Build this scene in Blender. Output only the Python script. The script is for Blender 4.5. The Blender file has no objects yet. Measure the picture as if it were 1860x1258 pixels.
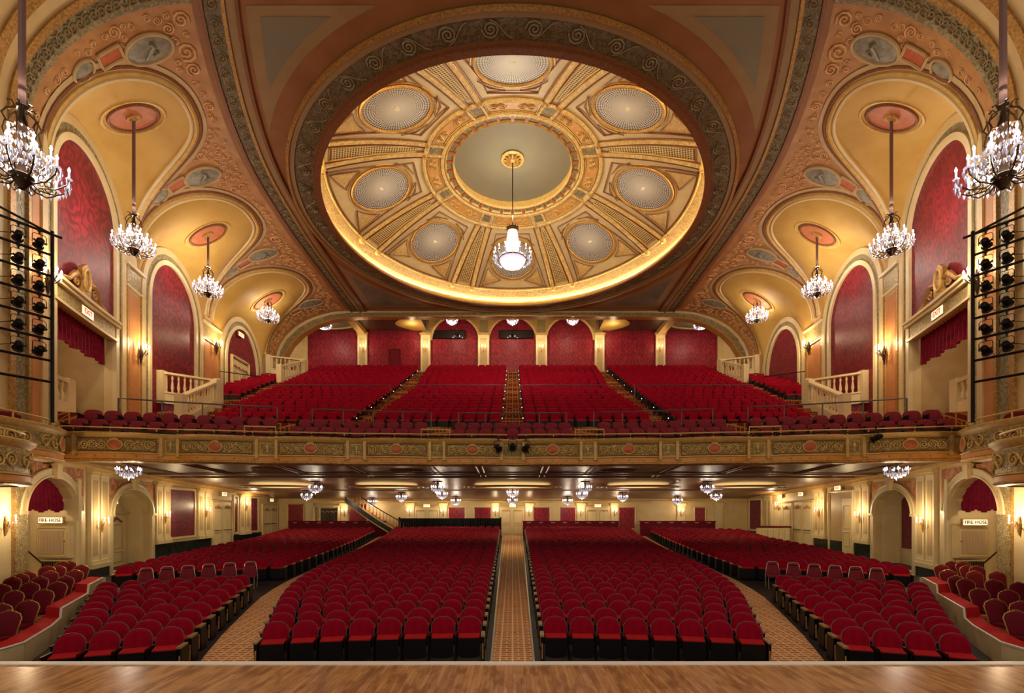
import bpy, math, random
import numpy as np
from mathutils import Vector, Matrix
R = math.radians; PI = math.pi
random.seed(7)
SC = bpy.context.scene; COL = SC.collection
# ---------------------------------------------------------------- camera, world, exposure
F = 845.0; CX = 931.0; HY = 925.0; CZ = 3.0           # focal length, centre column and horizon of the 1860x1258 frame; eye height
cd = bpy.data.cameras.new('camera'); cam = bpy.data.objects.new('camera', cd); COL.objects.link(cam)
cam.location = (0, 0, CZ); cam.rotation_euler = (R(90), 0, 0)
cd.sensor_width = 36.0; cd.lens = F / 1860 * 36.0
cd.shift_y = (HY - 629) / 1860; cd.shift_x = -(CX - 930) / 1860
cd.clip_start = 0.1; cd.clip_end = 200
SC.camera = cam
SC.view_settings.view_transform = 'Standard'; SC.view_settings.look = 'None'
SC.view_settings.exposure = 0.25; SC.view_settings.gamma = 1.0; SC.view_settings.use_curve_mapping = False
W = bpy.data.worlds.new('world'); SC.world = W; W.use_nodes = True
W.node_tree.nodes['Background'].inputs[0].default_value = (1.0, 0.86, 0.68, 1)
W.node_tree.nodes['Background'].inputs[1].default_value = 0.5
SC.cycles.max_bounces = 5; SC.cycles.diffuse_bounces = 3; SC.cycles.glossy_bounces = 2
SC.cycles.transmission_bounces = 2; SC.cycles.sample_clamp_indirect = 3.0; SC.cycles.sample_clamp_direct = 0
SC.cycles.caustics_reflective = False; SC.cycles.caustics_refractive = False
LIGHT = 1.0

def lamp(loc, watts, col=(1, 0.78, 0.52), size=0.25, kind='POINT', rot=None, spot=None, soft=None):
    l = bpy.data.lights.new('lamp_light', kind); l.energy = watts * LIGHT; l.color = col
    if kind == 'AREA': l.size = size
    else: l.shadow_soft_size = size
    if spot: l.spot_size = spot; l.spot_blend = 0.8
    o = bpy.data.objects.new('lamp_light', l); o.location = loc
    if rot: o.rotation_euler = rot
    COL.objects.link(o); return o

# ---------------------------------------------------------------- measuring
def P(x, y, D): return Vector(((x - CX) * D / F, D, CZ + (HY - y) * D / F))
def Zp(y, D): return CZ + (HY - y) * D / F
def smooth_table(xs, ys):
    xs = np.array(xs, float); ys = np.array(ys, float); m = np.gradient(ys, xs)
    q = np.linspace(xs[0], xs[-1], 600); i = np.clip(np.searchsorted(xs, q) - 1, 0, len(xs) - 2)
    h = xs[i + 1] - xs[i]; t = (q - xs[i]) / h
    v = (2*t**3 - 3*t**2 + 1) * ys[i] + (t**3 - 2*t**2 + t) * h * m[i] + (-2*t**3 + 3*t**2) * ys[i+1] + (t**3 - t**2) * h * m[i+1]
    return lambda d: float(np.interp(d, q, v))
WX = smooth_table([6, 9, 11, 13, 14.2, 15.7, 17.5, 19.3, 21, 22.4, 24.3, 26.2, 28, 29.9, 31.5, 33.3, 36.4, 41],
                  [11.6, 12.8, 13.6, 14.4, 14.85, 15.45, 16.1, 16.68, 17.13, 17.42, 17.8, 18.05, 18.25, 18.35, 18.42, 18.47, 18.5, 18.5])
RX = smooth_table([7, 9, 10, 12, 14.15, 16.5, 20.3, 25, 30, 36.4, 41], [4.6, 6.2, 6.9, 8.3, 9.45, 10.45, 11.6, 12.2, 12.4, 12.5, 12.5])
ZS, ZC = 14.5, 18.5                      # spring of the coves and level of the flat ceiling
def DX(x):                               # depth at which a picture column meets the side wall
    k = abs(CX - x) / F; a, b = 6.0, 41.0
    for _ in range(50):
        m = (a + b) / 2
        if WX(m) / m > k: a = m
        else: b = m
    return (a + b) / 2
def wp(s, D, z, off=0.0):                # point on a side wall (s=-1 left, +1 right), off = metres into the room
    w = (WX(D + .05) - WX(D - .05)) / .1; n = math.hypot(1, w)
    return Vector((s * (WX(D) - off / n), D + off * w / n, z))
def zfloor(D): return max(0.0, .035 * (D - 9.3))
def cove(s, D, t, off=0.0):              # t=0 at the wall spring, t=1 at the rib
    th = t * PI / 2; w = WX(D); r = RX(D) + .35
    nx, nz = math.cos(th), math.sin(th)
    return Vector((s * (w - (w - r) * (1 - math.cos(th)) - off * nx), D, ZS + (ZC - ZS) * math.sin(th) - off * nz))

# ---------------------------------------------------------------- materials
def lin(c):
    c = [v / 255 for v in c]; return tuple(v / 12.92 if v <= .04045 else ((v + .055) / 1.055) ** 2.4 for v in c) + (1,)
MATS = {}
class NT:
    def __init__(s, name):
        s.m = bpy.data.materials.new(name); s.m.use_nodes = True; s.t = s.m.node_tree
        s.b = s.t.nodes['Principled BSDF']; MATS[name] = s.m
    def n(s, typ, **kw):
        x = s.t.nodes.new(typ)
        for k, v in kw.items(): setattr(x, k, v)
        return x
    def l(s, a, b): s.t.links.new(a, b)
    def math(s, op, a, b=None, c=None):
        x = s.n('ShaderNodeMath', operation=op)
        for i, v in enumerate((a, b, c)):
            if v is None: continue
            if isinstance(v, (int, float)): x.inputs[i].default_value = v
            else: s.l(v, x.inputs[i])
        return x.outputs[0]
    def coord(s, kind='Object', scale=(1, 1, 1), rot=(0, 0, 0)):
        tc = s.n('ShaderNodeTexCoord'); mp = s.n('ShaderNodeMapping'); s.l(tc.outputs[kind], mp.inputs[0])
        mp.inputs['Scale'].default_value = scale; mp.inputs['Rotation'].default_value = rot; return mp.outputs[0]
    def mix(s, f, a, b):
        x = s.n('ShaderNodeMix', data_type='RGBA')
        if isinstance(f, (int, float)): x.inputs[0].default_value = f
        else: s.l(f, x.inputs[0])
        for i, v in ((6, a), (7, b)):
            if isinstance(v, tuple): x.inputs[i].default_value = v
            else: s.l(v, x.inputs[i])
        return x.outputs[2]
    def ramp(s, f, lo, hi):
        x = s.n('ShaderNodeMapRange'); s.l(f, x.inputs[0]); x.inputs[1].default_value = lo; x.inputs[2].default_value = hi; x.clamp = True
        return x.outputs[0]
    def bump(s, h, st=.4, dist=.02):
        x = s.n('ShaderNodeBump'); x.inputs['Strength'].default_value = st; x.inputs['Distance'].default_value = dist
        s.l(h, x.inputs['Height']); s.l(x.outputs[0], s.b.inputs['Normal'])
def mat(name, c, rough=.6, metal=0, c2=None, scale=1.5, bump=0, bscale=30, spec=.4, emit=None, es=0):
    q = NT(name); b = q.b; b.inputs['Roughness'].default_value = rough; b.inputs['Metallic'].default_value = metal
    b.inputs['Specular IOR Level'].default_value = spec
    if c2:
        no = q.n('ShaderNodeTexNoise'); no.inputs['Scale'].default_value = scale; no.inputs['Detail'].default_value = 4
        q.l(q.coord(), no.inputs['Vector']); q.l(q.mix(q.ramp(no.outputs[0], .35, .65), lin(c), lin(c2)), b.inputs['Base Color'])
    else: b.inputs['Base Color'].default_value = lin(c)
    if bump:
        n2 = q.n('ShaderNodeTexNoise'); n2.inputs['Scale'].default_value = bscale; q.l(q.coord(), n2.inputs['Vector']); q.bump(n2.outputs[0], bump)
    if emit:
        b.inputs['Emission Color'].default_value = lin(emit); b.inputs['Emission Strength'].default_value = es
        q.m.cycles.emission_sampling = 'NONE'
    return q.m
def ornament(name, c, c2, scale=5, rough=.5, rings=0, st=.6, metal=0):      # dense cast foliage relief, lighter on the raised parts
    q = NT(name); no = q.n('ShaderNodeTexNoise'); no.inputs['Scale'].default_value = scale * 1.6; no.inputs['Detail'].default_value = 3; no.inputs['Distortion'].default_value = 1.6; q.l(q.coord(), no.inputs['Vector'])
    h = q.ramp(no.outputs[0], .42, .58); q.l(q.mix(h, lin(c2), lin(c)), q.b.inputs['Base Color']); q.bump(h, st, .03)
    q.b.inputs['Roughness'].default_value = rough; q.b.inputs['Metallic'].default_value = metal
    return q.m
cream = mat('cream_plaster', (228, 202, 148), .5, c2=(218, 190, 134))
cream2 = mat('pale_cream_paint', (236, 216, 168), .45, c2=(228, 206, 156))
tan = mat('tan_plaster', (205, 176, 128), .55, c2=(192, 162, 112))
gold = mat('gold_leaf', (204, 160, 88), .35, .25, c2=(160, 116, 60), scale=14, bump=.5, bscale=40)
goldc = mat('gold_cream', (222, 186, 112), .45, .1, c2=(206, 164, 90), scale=6)
yellow = mat('yellow_ochre_vault', (212, 172, 92), .6, c2=(200, 156, 76), scale=.8)
orange = mat('orange_plaster', (206, 142, 84), .55, c2=(194, 126, 70), scale=1.2)
terra = mat('terracotta_paint', (200, 108, 70), .5, c2=(184, 92, 58), scale=5)
brownline = mat('brown_moulding', (120, 72, 44), .5, c2=(150, 98, 58), scale=20)
greyp = mat('grey_green_paint', (138, 128, 104), .6, c2=(130, 124, 104), scale=.7)
greydk = mat('grey_brown_paint', (140, 130, 108), .6, c2=(112, 102, 88), scale=.7)
orn_green = ornament('grey_green_scroll_relief', (164, 150, 110), (126, 114, 80), 3.6, rings=22)
orn_ceil = ornament('dark_olive_scroll_relief', (128, 112, 78), (98, 84, 56), 3.6, rings=22)
ceilp = mat('brown_orange_ceiling', (160, 108, 64), .6, c2=(148, 96, 54), scale=.8)  # ceiling tone, darker than the orange plaster of the cove
ceiltan = mat('umber_ceiling', (164, 134, 92), .6, c2=(154, 124, 84), scale=1)  # darker tone than the tan plaster, for ceiling borders and ribs
covem = mat('orange_relief_plaster', (198, 146, 90), .5, c2=(178, 126, 74), scale=2.2, bump=.25, bscale=7)
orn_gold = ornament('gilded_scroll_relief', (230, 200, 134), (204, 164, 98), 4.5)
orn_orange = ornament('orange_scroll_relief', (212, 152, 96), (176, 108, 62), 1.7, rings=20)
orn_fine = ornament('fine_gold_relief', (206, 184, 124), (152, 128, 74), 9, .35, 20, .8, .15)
blueplaque = mat('grey_blue_plaque', (162, 154, 134), .5, c2=(130, 126, 108), scale=6, bump=.8, bscale=6)
velvet = mat('crimson_velvet', (162, 4, 38), .85, c2=(136, 2, 30), scale=9, spec=.1)
velvet2 = mat('crimson_velvet_cushion', (184, 34, 38), .8, spec=.12)
maroon = mat('maroon_fabric', (138, 42, 54), .8, c2=(120, 34, 46), scale=9, spec=.2)
darkmaroon = mat('dark_maroon_fabric', (110, 18, 34), .8, spec=.2)
seatrim = mat('grey_green_enamel', (98, 84, 84), .45, .2)
steel = mat('dark_steel', (98, 94, 90), .4, .3)
seatblack = mat('black_enamel', (20, 15, 18), .5, 0, spec=.25)
tanwood = mat('worn_wood', (178, 148, 108), .4, c2=(150, 116, 76), scale=20)
ironwork = mat('black_iron', (26, 22, 22), .45, .5)
rust = mat('dark_red_lamp_housing', (46, 16, 18), .5, .3)
bronze = mat('bronze', (66, 48, 32), .35, .8)
crystal = mat('cut_crystal', (196, 196, 214), .12, .0, spec=1.0, emit=(210, 210, 255), es=.08)
bulbm = mat('lit_bulb', (255, 250, 245), .3, emit=(255, 246, 250), es=16)
candle = mat('candle_tube', (240, 236, 240), .5, emit=(235, 232, 250), es=.5)
frost = mat('lit_crystal_bead_curtain', (240, 238, 250), .3, emit=(228, 226, 250), es=.55, c2=(206, 204, 224), scale=18)
marble = mat('black_marble', (20, 26, 24), .22, c2=(44, 54, 48), scale=5)
rail_gold = mat('gold_paint_rail', (208, 176, 108), .4, .2)
drape = mat('crimson_drape', (142, 12, 46), .8, c2=(110, 6, 34), scale=6, spec=.2)
blackcloth = mat('black_cloth', (14, 14, 15), .9)
beige = mat('beige_cloth', (206, 180, 146), .85)
domebrown = mat('dome_brown_bracket', (156, 98, 56), .5)
domepanel = mat('dome_ochre_panel', (222, 168, 98), .5, c2=(210, 152, 84), scale=5)
darkfloor = mat('dark_concrete', (58, 50, 50), .55, c2=(46, 40, 42), scale=3)
stagefront = mat('stage_front', (40, 30, 26), .5)
strip = mat('metal_strip', (214, 204, 190), .3, .6)
nosing = mat('pale_nosing', (244, 238, 228), .35)
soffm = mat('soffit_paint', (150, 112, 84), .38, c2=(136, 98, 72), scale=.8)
soffd = mat('soffit_shade_umber', (100, 66, 54), .4, c2=(88, 56, 46), scale=.8)  # shade of the front soffit put into the colour; rear ceiling is brown
signw = mat('lit_sign_glass', (250, 236, 190), .4, emit=(255, 236, 180), es=1.3)
signr = mat('red_letters', (200, 20, 16), .5, emit=(220, 30, 20), es=.5)
signb = mat('dark_letters', (96, 40, 22), .5)
glassd = mat('dark_glass', (22, 24, 30), .06, spec=1)
whitep = mat('white_paint', (236, 230, 216), .4)
goldchair = mat('gold_chair_frame', (178, 138, 80), .35, .5)
def damask(name, c, c2, k=2.6):
    q = NT(name); sx = q.n('ShaderNodeSeparateXYZ'); q.l(q.coord(), sx.inputs[0])
    no = q.n('ShaderNodeTexNoise'); no.inputs['Scale'].default_value = 1.6 * k; no.inputs['Detail'].default_value = 3; q.l(q.coord(), no.inputs['Vector'])
    u = q.math('MULTIPLY', q.math('ADD', sx.outputs[0], sx.outputs[1]), k * 2.2); w = q.math('MULTIPLY', sx.outputs[2], k * 1.3)
    a = q.math('MULTIPLY', q.math('COSINE', u), q.math('COSINE', w))
    b = q.math('MULTIPLY', q.math('COSINE', q.math('MULTIPLY', u, 3)), q.math('COSINE', q.math('MULTIPLY', w, 3)))
    c_ = q.math('ADD', q.math('ABSOLUTE', a), q.math('MULTIPLY', b, .35))
    v = q.math('ADD', c_, q.math('MULTIPLY', q.math('SUBTRACT', no.outputs[0], .5), 1.1))
    s_ = q.math('SINE', q.math('MULTIPLY', v, 9))
    q.l(q.mix(q.ramp(s_, -.4, .4), lin(c), lin(c2)), q.b.inputs['Base Color']); q.b.inputs['Roughness'].default_value = .42
    q.b.inputs['Specular IOR Level'].default_value = .3; return q.m
damask_r = damask('red_damask', (158, 38, 52), (126, 27, 42), 1.7)
damask_u = damask('crimson_arch_damask', (140, 34, 46), (106, 22, 36), 1.7)
damask_m = damask('rose_damask', (138, 54, 66), (108, 34, 48), 2.6)
def carpet(name, base, line, sx, sy, rot=0, tilt=0):
    q = NT(name); br = q.n('ShaderNodeTexBrick'); q.l(q.coord(scale=(sx, sy, sy), rot=(tilt, 0, rot)), br.inputs[0])
    br.inputs['Color1'].default_value = lin(base); br.inputs['Color2'].default_value = lin([v * .9 for v in base]); br.inputs['Mortar'].default_value = lin(line)
    br.inputs['Scale'].default_value = 1; br.inputs['Mortar Size'].default_value = .035; br.inputs['Mortar Smooth'].default_value = .3
    br.inputs['Brick Width'].default_value = .5; br.inputs['Row Height'].default_value = .25
    b2 = q.n('ShaderNodeTexBrick'); q.l(q.coord(scale=(sx * .5, sy * 1.9, sy), rot=(tilt, 0, rot + PI / 2)), b2.inputs[0])
    b2.inputs['Color1'].default_value = (0, 0, 0, 1); b2.inputs['Color2'].default_value = (0, 0, 0, 1); b2.inputs['Mortar'].default_value = (1, 1, 1, 1)
    b2.inputs['Scale'].default_value = 1; b2.inputs['Mortar Size'].default_value = .02; b2.inputs['Brick Width'].default_value = .5; b2.inputs['Row Height'].default_value = .25
    q.l(q.mix(b2.outputs[0], br.outputs[0], lin(line)), q.b.inputs['Base Color'])
    q.b.inputs['Roughness'].default_value = .95; q.b.inputs['Specular IOR Level'].default_value = .1; return q.m
carpet_o = carpet('patterned_orange_carpet', (206, 128, 80), (248, 210, 160), 2.0, 2.0)
carpet_d = carpet('patterned_balcony_carpet', (128, 52, 30), (200, 132, 74), 1.6, 1.6, tilt=.7)
def wood():
    q = NT('stage_boards'); co = q.coord(scale=(1, 1, 1), rot=(0, 0, PI / 2)); br = q.n('ShaderNodeTexBrick'); q.l(co, br.inputs[0])
    br.inputs['Color1'].default_value = lin((212, 154, 98)); br.inputs['Color2'].default_value = lin((184, 124, 76)); br.inputs['Mortar'].default_value = lin((96, 58, 34))
    br.inputs['Scale'].default_value = 1; br.inputs['Brick Width'].default_value = .9; br.inputs['Row Height'].default_value = .05; br.inputs['Mortar Size'].default_value = .0014
    no = q.n('ShaderNodeTexNoise'); no.inputs['Scale'].default_value = 2.4; no.inputs['Detail'].default_value = 7; q.l(q.coord(scale=(5, 1.2, 1)), no.inputs['Vector'])
    q.l(q.mix(q.math('MULTIPLY', q.ramp(no.outputs[0], .44, .64), .8), br.outputs[0], lin((132, 80, 46))), q.b.inputs['Base Color'])
    q.b.inputs['Roughness'].default_value = .2; q.b.inputs['Specular IOR Level'].default_value = .5
    q.bump(no.outputs[0], .08, .005); return q.m
stagewood = wood()
def lattice_polar():                       # pierced round grille: spiralling rows of holes round the middle
    q = NT('pierced_grille_round'); sx = q.n('ShaderNodeSeparateXYZ'); q.l(q.coord(), sx.inputs[0])
    x = sx.outputs[0]; y = q.math('SUBTRACT', sx.outputs[1], 7.12)
    r = q.math('SQRT', q.math('ADD', q.math('MULTIPLY', x, x), q.math('MULTIPLY', y, y))); th = q.math('ARCTAN2', y, x)
    lr = q.math('MULTIPLY', q.math('LOGARITHM', q.math('MAXIMUM', r, .05), 2.71828), 36)
    a = q.math('SINE', q.math('MULTIPLY_ADD', th, 36, lr)); b = q.math('SINE', q.math('SUBTRACT', q.math('MULTIPLY', th, 36), lr))
    h = q.math('MULTIPLY', q.ramp(q.math('ADD', q.math('MULTIPLY', q.math('MULTIPLY', a, b), 1.0), 0), .05, .3), q.ramp(r, .25, .9))
    q.l(q.mix(h, lin((214, 210, 206)), lin((40, 38, 40))), q.b.inputs['Base Color']); q.b.inputs['Roughness'].default_value = .5; return q.m
def lattice_lin(k=26):
    q = NT('pierced_lattice'); sx = q.n('ShaderNodeSeparateXYZ'); q.l(q.coord(), sx.inputs[0])
    u = q.math('MULTIPLY', q.math('ADD', sx.outputs[0], sx.outputs[1]), k); v = q.math('MULTIPLY', q.math('SUBTRACT', sx.outputs[0], sx.outputs[1]), k)
    h = q.ramp(q.math('MULTIPLY', q.math('SINE', u), q.math('SINE', v)), 0.02, .2)
    q.l(q.mix(h, lin((226, 200, 140)), lin((66, 46, 26))), q.b.inputs['Base Color']); q.b.inputs['Roughness'].default_value = .6; return q.m
grille_m = lattice_polar(); lattice_m = lattice_lin()
# ---------------------------------------------------------------- mesh building
class MB:
    def __init__(s): s.v = []; s.f = []; s.m = []; s.k = 0
    def face(s, idx): s.f.append(tuple(idx)); s.m.append(s.k)
    def quad(s, a, b, c, d):
        n = len(s.v); s.v += [tuple(a), tuple(b), tuple(c), tuple(d)]; s.face((n, n+1, n+2, n+3)); return s
    def box(s, c, size, rz=0, tilt=None):
        n = len(s.v); hx, hy, hz = [q / 2 for q in size]; M = Matrix.Rotation(rz, 3, 'Z')
        if tilt: M = M @ Matrix.Rotation(tilt[1], 3, tilt[0])
        for x, y, z in ((-1,-1,-1),(1,-1,-1),(1,1,-1),(-1,1,-1),(-1,-1,1),(1,-1,1),(1,1,1),(-1,1,1)):
            s.v.append(tuple(Vector(c) + M @ Vector((x*hx, y*hy, z*hz))))
        for f in ((0,3,2,1),(4,5,6,7),(0,1,5,4),(1,2,6,5),(2,3,7,6),(3,0,4,7)): s.face([n+i for i in f])
        return s
    def hexa(s, p):                        # 8 corner points, same order as box
        n = len(s.v); s.v += [tuple(q) for q in p]
        for f in ((0,3,2,1),(4,5,6,7),(0,1,5,4),(1,2,6,5),(2,3,7,6),(3,0,4,7)): s.face([n+i for i in f])
        return s
    def grid(s, fn, nu, nv, closeu=False, closev=False):
        n = len(s.v)
        for i in range(nu + (0 if closeu else 1)):
            for j in range(nv + (0 if closev else 1)): s.v.append(tuple(fn(i / nu, j / nv)))
        cu = nu if closeu else nu + 1; cv = nv if closev else nv + 1
        for i in range(nu):
            for j in range(nv):
                a, b = i, (i + 1) % cu; c, d = j, (j + 1) % cv
                s.face((n + a*cv + c, n + b*cv + c, n + b*cv + d, n + a*cv + d))
        return s
    def tube(s, pts, r, k=6, caps=True, closed=False):
        pts = [Vector(p) for p in pts]; n0 = len(s.v); N = len(pts); rr = r if isinstance(r, (list, tuple)) else [r] * N
        prev = None
        for i, p in enumerate(pts):
            a = pts[(i - 1) % N] if (i > 0 or closed) else p; b = pts[(i + 1) % N] if (i < N - 1 or closed) else p
            t = (b - a); t = t.normalized() if t.length > 1e-9 else Vector((0, 0, 1))
            if prev is None: u = t.cross(Vector((0, 0, 1)) if abs(t.z) < .9 else Vector((1, 0, 0))).normalized()
            else: u = (prev - t * prev.dot(t)); u = u.normalized() if u.length > 1e-6 else t.orthogonal().normalized()
            prev = u; w = t.cross(u)
            for j in range(k):
                q = 2 * PI * j / k; s.v.append(tuple(p + (u * math.cos(q) + w * math.sin(q)) * rr[i]))
        for i in range(N if closed else N - 1):
            i2 = (i + 1) % N
            for j in range(k): s.face((n0+i*k+j, n0+i*k+(j+1)%k, n0+i2*k+(j+1)%k, n0+i2*k+j))
        if caps and not closed: s.face([n0 + j for j in range(k)][::-1]); s.face([n0 + (N-1)*k + j for j in range(k)])
        return s
    def lathe(s, prof, c=(0, 0, 0), k=16, a0=0, a1=2*PI):
        full = abs(a1 - a0 - 2*PI) < 1e-6; c = Vector(c)
        s.grid(lambda u, v: (c.x + s._pi(prof, v)[0] * math.cos(a0 + (a1-a0)*u), c.y + s._pi(prof, v)[0] * math.sin(a0 + (a1-a0)*u), c.z + s._pi(prof, v)[1]), k, len(prof) - 1, closeu=full)
        return s
    @staticmethod
    def _pi(prof, v): return prof[int(round(v * (len(prof) - 1)))]
    def poly(s, pts, th=None):             # flat polygon, optionally thickened along vector th
        n = len(s.v); N = len(pts); s.v += [tuple(p) for p in pts]; s.face(range(n, n + N))
        if th is not None:
            th = Vector(th); s.v += [tuple(Vector(p) + th) for p in pts]; s.face(list(range(n + N, n + 2*N))[::-1])
            for i in range(N): j = (i + 1) % N; s.face((n+i, n+N+i, n+N+j, n+j))
        return s
    def add(s, o, M=None, k=None):
        n = len(s.v); s.v += [tuple(M @ Vector(p)) for p in o.v] if M is not None else o.v
        s.f += [tuple(i + n for i in f) for f in o.f]; s.m += [k] * len(o.f) if k is not None else o.m
        return s
    def build(s, name, m, parent=None, smooth=False, loc=None):
        me = bpy.data.meshes.new(name); me.from_pydata(s.v, [], s.f)
        for q in (m if isinstance(m, (list, tuple)) else [m]): me.materials.append(q)
        if any(s.m): me.polygons.foreach_set('material_index', s.m)
        me.validate(clean_customdata=False)
        if smooth: me.shade_smooth(); me.set_sharp_from_angle(angle=R(40))
        me.update(); o = bpy.data.objects.new(name, me); COL.objects.link(o)
        if parent: o.parent = parent
        if loc: o.location = loc
        return o
def tag(o, label, cat, group=None):
    o['label'] = label; o['category'] = cat
    if group: o['group'] = group
    return o
def root(name, label, cat, loc=(0, 0, 0), rz=0, group=None):
    o = bpy.data.objects.new(name, None); COL.objects.link(o); o.location = loc; o.rotation_euler = (0, 0, rz); return tag(o, label, cat, group)
def struct(o): o['kind'] = 'structure'; return o
def stuff(o): o['kind'] = 'stuff'; return o
TREES = {}
def tree(o): return (o, [tree(c) for c in o.children])
def dup(o, loc=None, rz=None, label=None, group=None, parent=None, _t=None):     # a copy of a thing, its parts and their sub-parts
    t = _t or TREES.get(o.name) or TREES.setdefault(o.name, tree(o))
    c = o.copy(); COL.objects.link(c)
    if parent: c.parent = parent
    if loc is not None: c.location = loc
    if rz is not None: c.rotation_euler = (0, 0, rz)
    if label: c['label'] = label
    if group: c['group'] = group
    for k in t[1]: dup(k[0], parent=c, _t=k)
    return c
def side(s): return 'left' if s < 0 else 'right'
def text(body, size, loc, rot, m, parent=None, name='lettering'):
    c = bpy.data.curves.new(name, 'FONT'); c.body = body; c.size = size; c.align_x = 'CENTER'; c.align_y = 'CENTER'; c.extrude = .004; c.offset = size * .02
    c.materials.append(m); o = bpy.data.objects.new(name, c); me = bpy.data.meshes.new_from_object(o); bpy.data.objects.remove(o); o = bpy.data.objects.new(name, me); COL.objects.link(o)
    if parent: o.parent = parent
    o.location = loc; o.rotation_euler = rot; return o
def wslab(mb, s, D0, D1, z0, z1, o0, o1, n=None):   # slab that follows the side wall; z0,z1 numbers or functions of D
    n = n or max(1, int((D1 - D0) / .6)); f0 = z0 if callable(z0) else (lambda d: z0); f1 = z1 if callable(z1) else (lambda d: z1)
    for i in range(n):
        a = D0 + (D1-D0)*i/n; b = D0 + (D1-D0)*(i+1)/n
        mb.hexa([wp(s,a,f0(a),o0), wp(s,b,f0(b),o0), wp(s,b,f0(b),o1), wp(s,a,f0(a),o1), wp(s,a,f1(a),o0), wp(s,b,f1(b),o0), wp(s,b,f1(b),o1), wp(s,a,f1(a),o1)])
    return mb
def archz(Dc, w, zs, h): return lambda d: zs + h * math.sqrt(max(0, 1 - ((d - Dc) / w) ** 2))
def frame2(mb, fn, u0, u1, v0, v1, r=.03, k=5):      # moulding round a rectangle in (u,v), fn -> point
    pts = [fn(u0+(u1-u0)*i/6, v0) for i in range(7)] + [fn(u1, v0+(v1-v0)*i/6) for i in range(1, 7)] + [fn(u1-(u1-u0)*i/6, v1) for i in range(1, 7)] + [fn(u0, v1-(v1-v0)*i/6) for i in range(1, 6)]
    return mb.tube(pts, r, k, closed=True)
def spiral(cx, cy, r, turns=1.9, a0=0, flip=1, n=20):
    return [(cx + flip * r * (1 - .9*i/n) * math.cos(a0 + turns*2*PI*i/n), cy + r * (1 - .9*i/n) * math.sin(a0 + turns*2*PI*i/n)) for i in range(n + 1)]
def scrolls(mb, fn, u0, u1, v0, v1, n, r, mid=True, k=4):     # running scroll in a (u,v) band; mirrored about the middle
    hv = (v1 - v0) / 2; cv = (v0 + v1) / 2; um = (u0 + u1) / 2
    for sg in (-1, 1):
        for i in range(n):
            L = (u1 - u0) / 2 - (hv * 1.1 if mid else 0); c = um + sg * ((hv*1.1 if mid else 0) + L * (i + .5) / n); rr = min(hv * .82, L / n * .52) if n else hv
            up = 1 if i % 2 == 0 else -1
            mb.tube([fn(c + sg*a*(min(1, L/n/(2*rr)*1.0)), cv + up*b) for a, b in spiral(0, 0, rr, 1.8, PI, 1)], [r*(1-.5*j/20) for j in range(21)], k)
            if i < n - 1: mb.tube([fn(c + sg*(rr*.2 + q*L/n), cv + up*rr*(.95 - 1.9*q*q*(3-2*q))) for q in (0, .25, .5, .75, 1)], r*.8, k)
# ================================================================ SHELL
# stage floor and its edge
EDGE = 5.8; ZST = CZ - (1203 - HY) * EDGE / F
m = MB(); m.box((0, 0.4, ZST - .06), (30, 2*(EDGE - .4) - .12, .12)); struct(m.build('floor_stage', stagewood))
m = MB(); m.box((0, EDGE - .04, ZST + .0), (30, .1, .03)); o = m.build('stage_edge_strip', nosing); tag(o, 'pale metal nosing strip along the front edge of the wooden stage', 'strip')
m = MB(); m.box((0, EDGE - .12, (ZST - .13) / 2 - .6), (30, .2, ZST + 1.07)); struct(m.build('wall_stage_front', stagefront))
# orchestra floor, raked
m = MB()
ys = [EDGE, 9.3, 16, 24, 31, 37]
for a, b in zip(ys, ys[1:]): m.quad((-19, a, zfloor(a)), (19, a, zfloor(a)), (19, b, zfloor(b)), (-19, b, zfloor(b)))
struct(m.build('floor_orchestra', darkfloor))
XL = smooth_table([7, 8.9, 13, 17, 20.5, 27.5, 35.8, 37], [4.2, 4.85, 6.35, 7.0, 7.15, 7.8, 9.1, 9.3])       # outer edge of the middle blocks
XI = smooth_table([7, 8.7, 10.1, 11.6, 13, 14.5, 17.8, 22, 35.5, 37], [5.4, 6.0, 6.59, 7.09, 7.54, 8.0, 8.6, 8.8, 10.3, 10.5])  # inner edge of the side blocks
XR = lambda D: .5 + .35 * (D - 9.3) / 26.7
def carpet_strip(name, fa, fb, label, mt, s=1, d0=EDGE, d1=36.4):
    m = MB(); n = 24
    for i in range(n):
        a = d0 + (d1-d0)*i/n; b = d0 + (d1-d0)*(i+1)/n
        p = [(s*fa(a), a, zfloor(a)+.012), (s*fb(a), a, zfloor(a)+.012), (s*fb(b), b, zfloor(b)+.012), (s*fa(b), b, zfloor(b)+.012)]
        m.quad(*(p if s > 0 else p[::-1]))
    tag(m.build(name, mt), label, 'carpet')
carpet_strip('carpet_runner', lambda d: -XR(d) + .1, lambda d: XR(d) - .1, 'orange patterned carpet runner down the centre aisle to the double doors', carpet_o)
for s in (-1, 1):
    carpet_strip('carpet_runner', lambda d: XL(d) + .06, lambda d: XI(d) - .06 + max(0, min(1, (14.2 - d) * .0)), f'orange patterned carpet runner in the aisle {"left" if s < 0 else "right"} of the middle seat blocks', carpet_o, s)
    m = MB()
    for i in range(20):
        a = 7 + 29.2*i/20; b = 7 + 29.2*(i+1)/20
        m.quad((s*(XR(a)-.1), a, zfloor(a)+.03), (s*(XR(a)-.06), a, zfloor(a)+.03), (s*(XR(b)-.06), b, zfloor(b)+.03), (s*(XR(b)-.1), b, zfloor(b)+.03))
    struct(m.build('trim_aisle_edge', strip))
# ---- side walls: solid where no opening
ARCH1 = dict(c=17.5, w=1.95, zs=14.45, h=1.95); ARCH2 = dict(c=24.3, w=2.05, zs=13.2, h=2.35); ARCH3 = dict(c=31.6, w=1.85, zs=12.6, h=2.55)
UP = [ARCH1, ARCH2, ARCH3]
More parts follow.
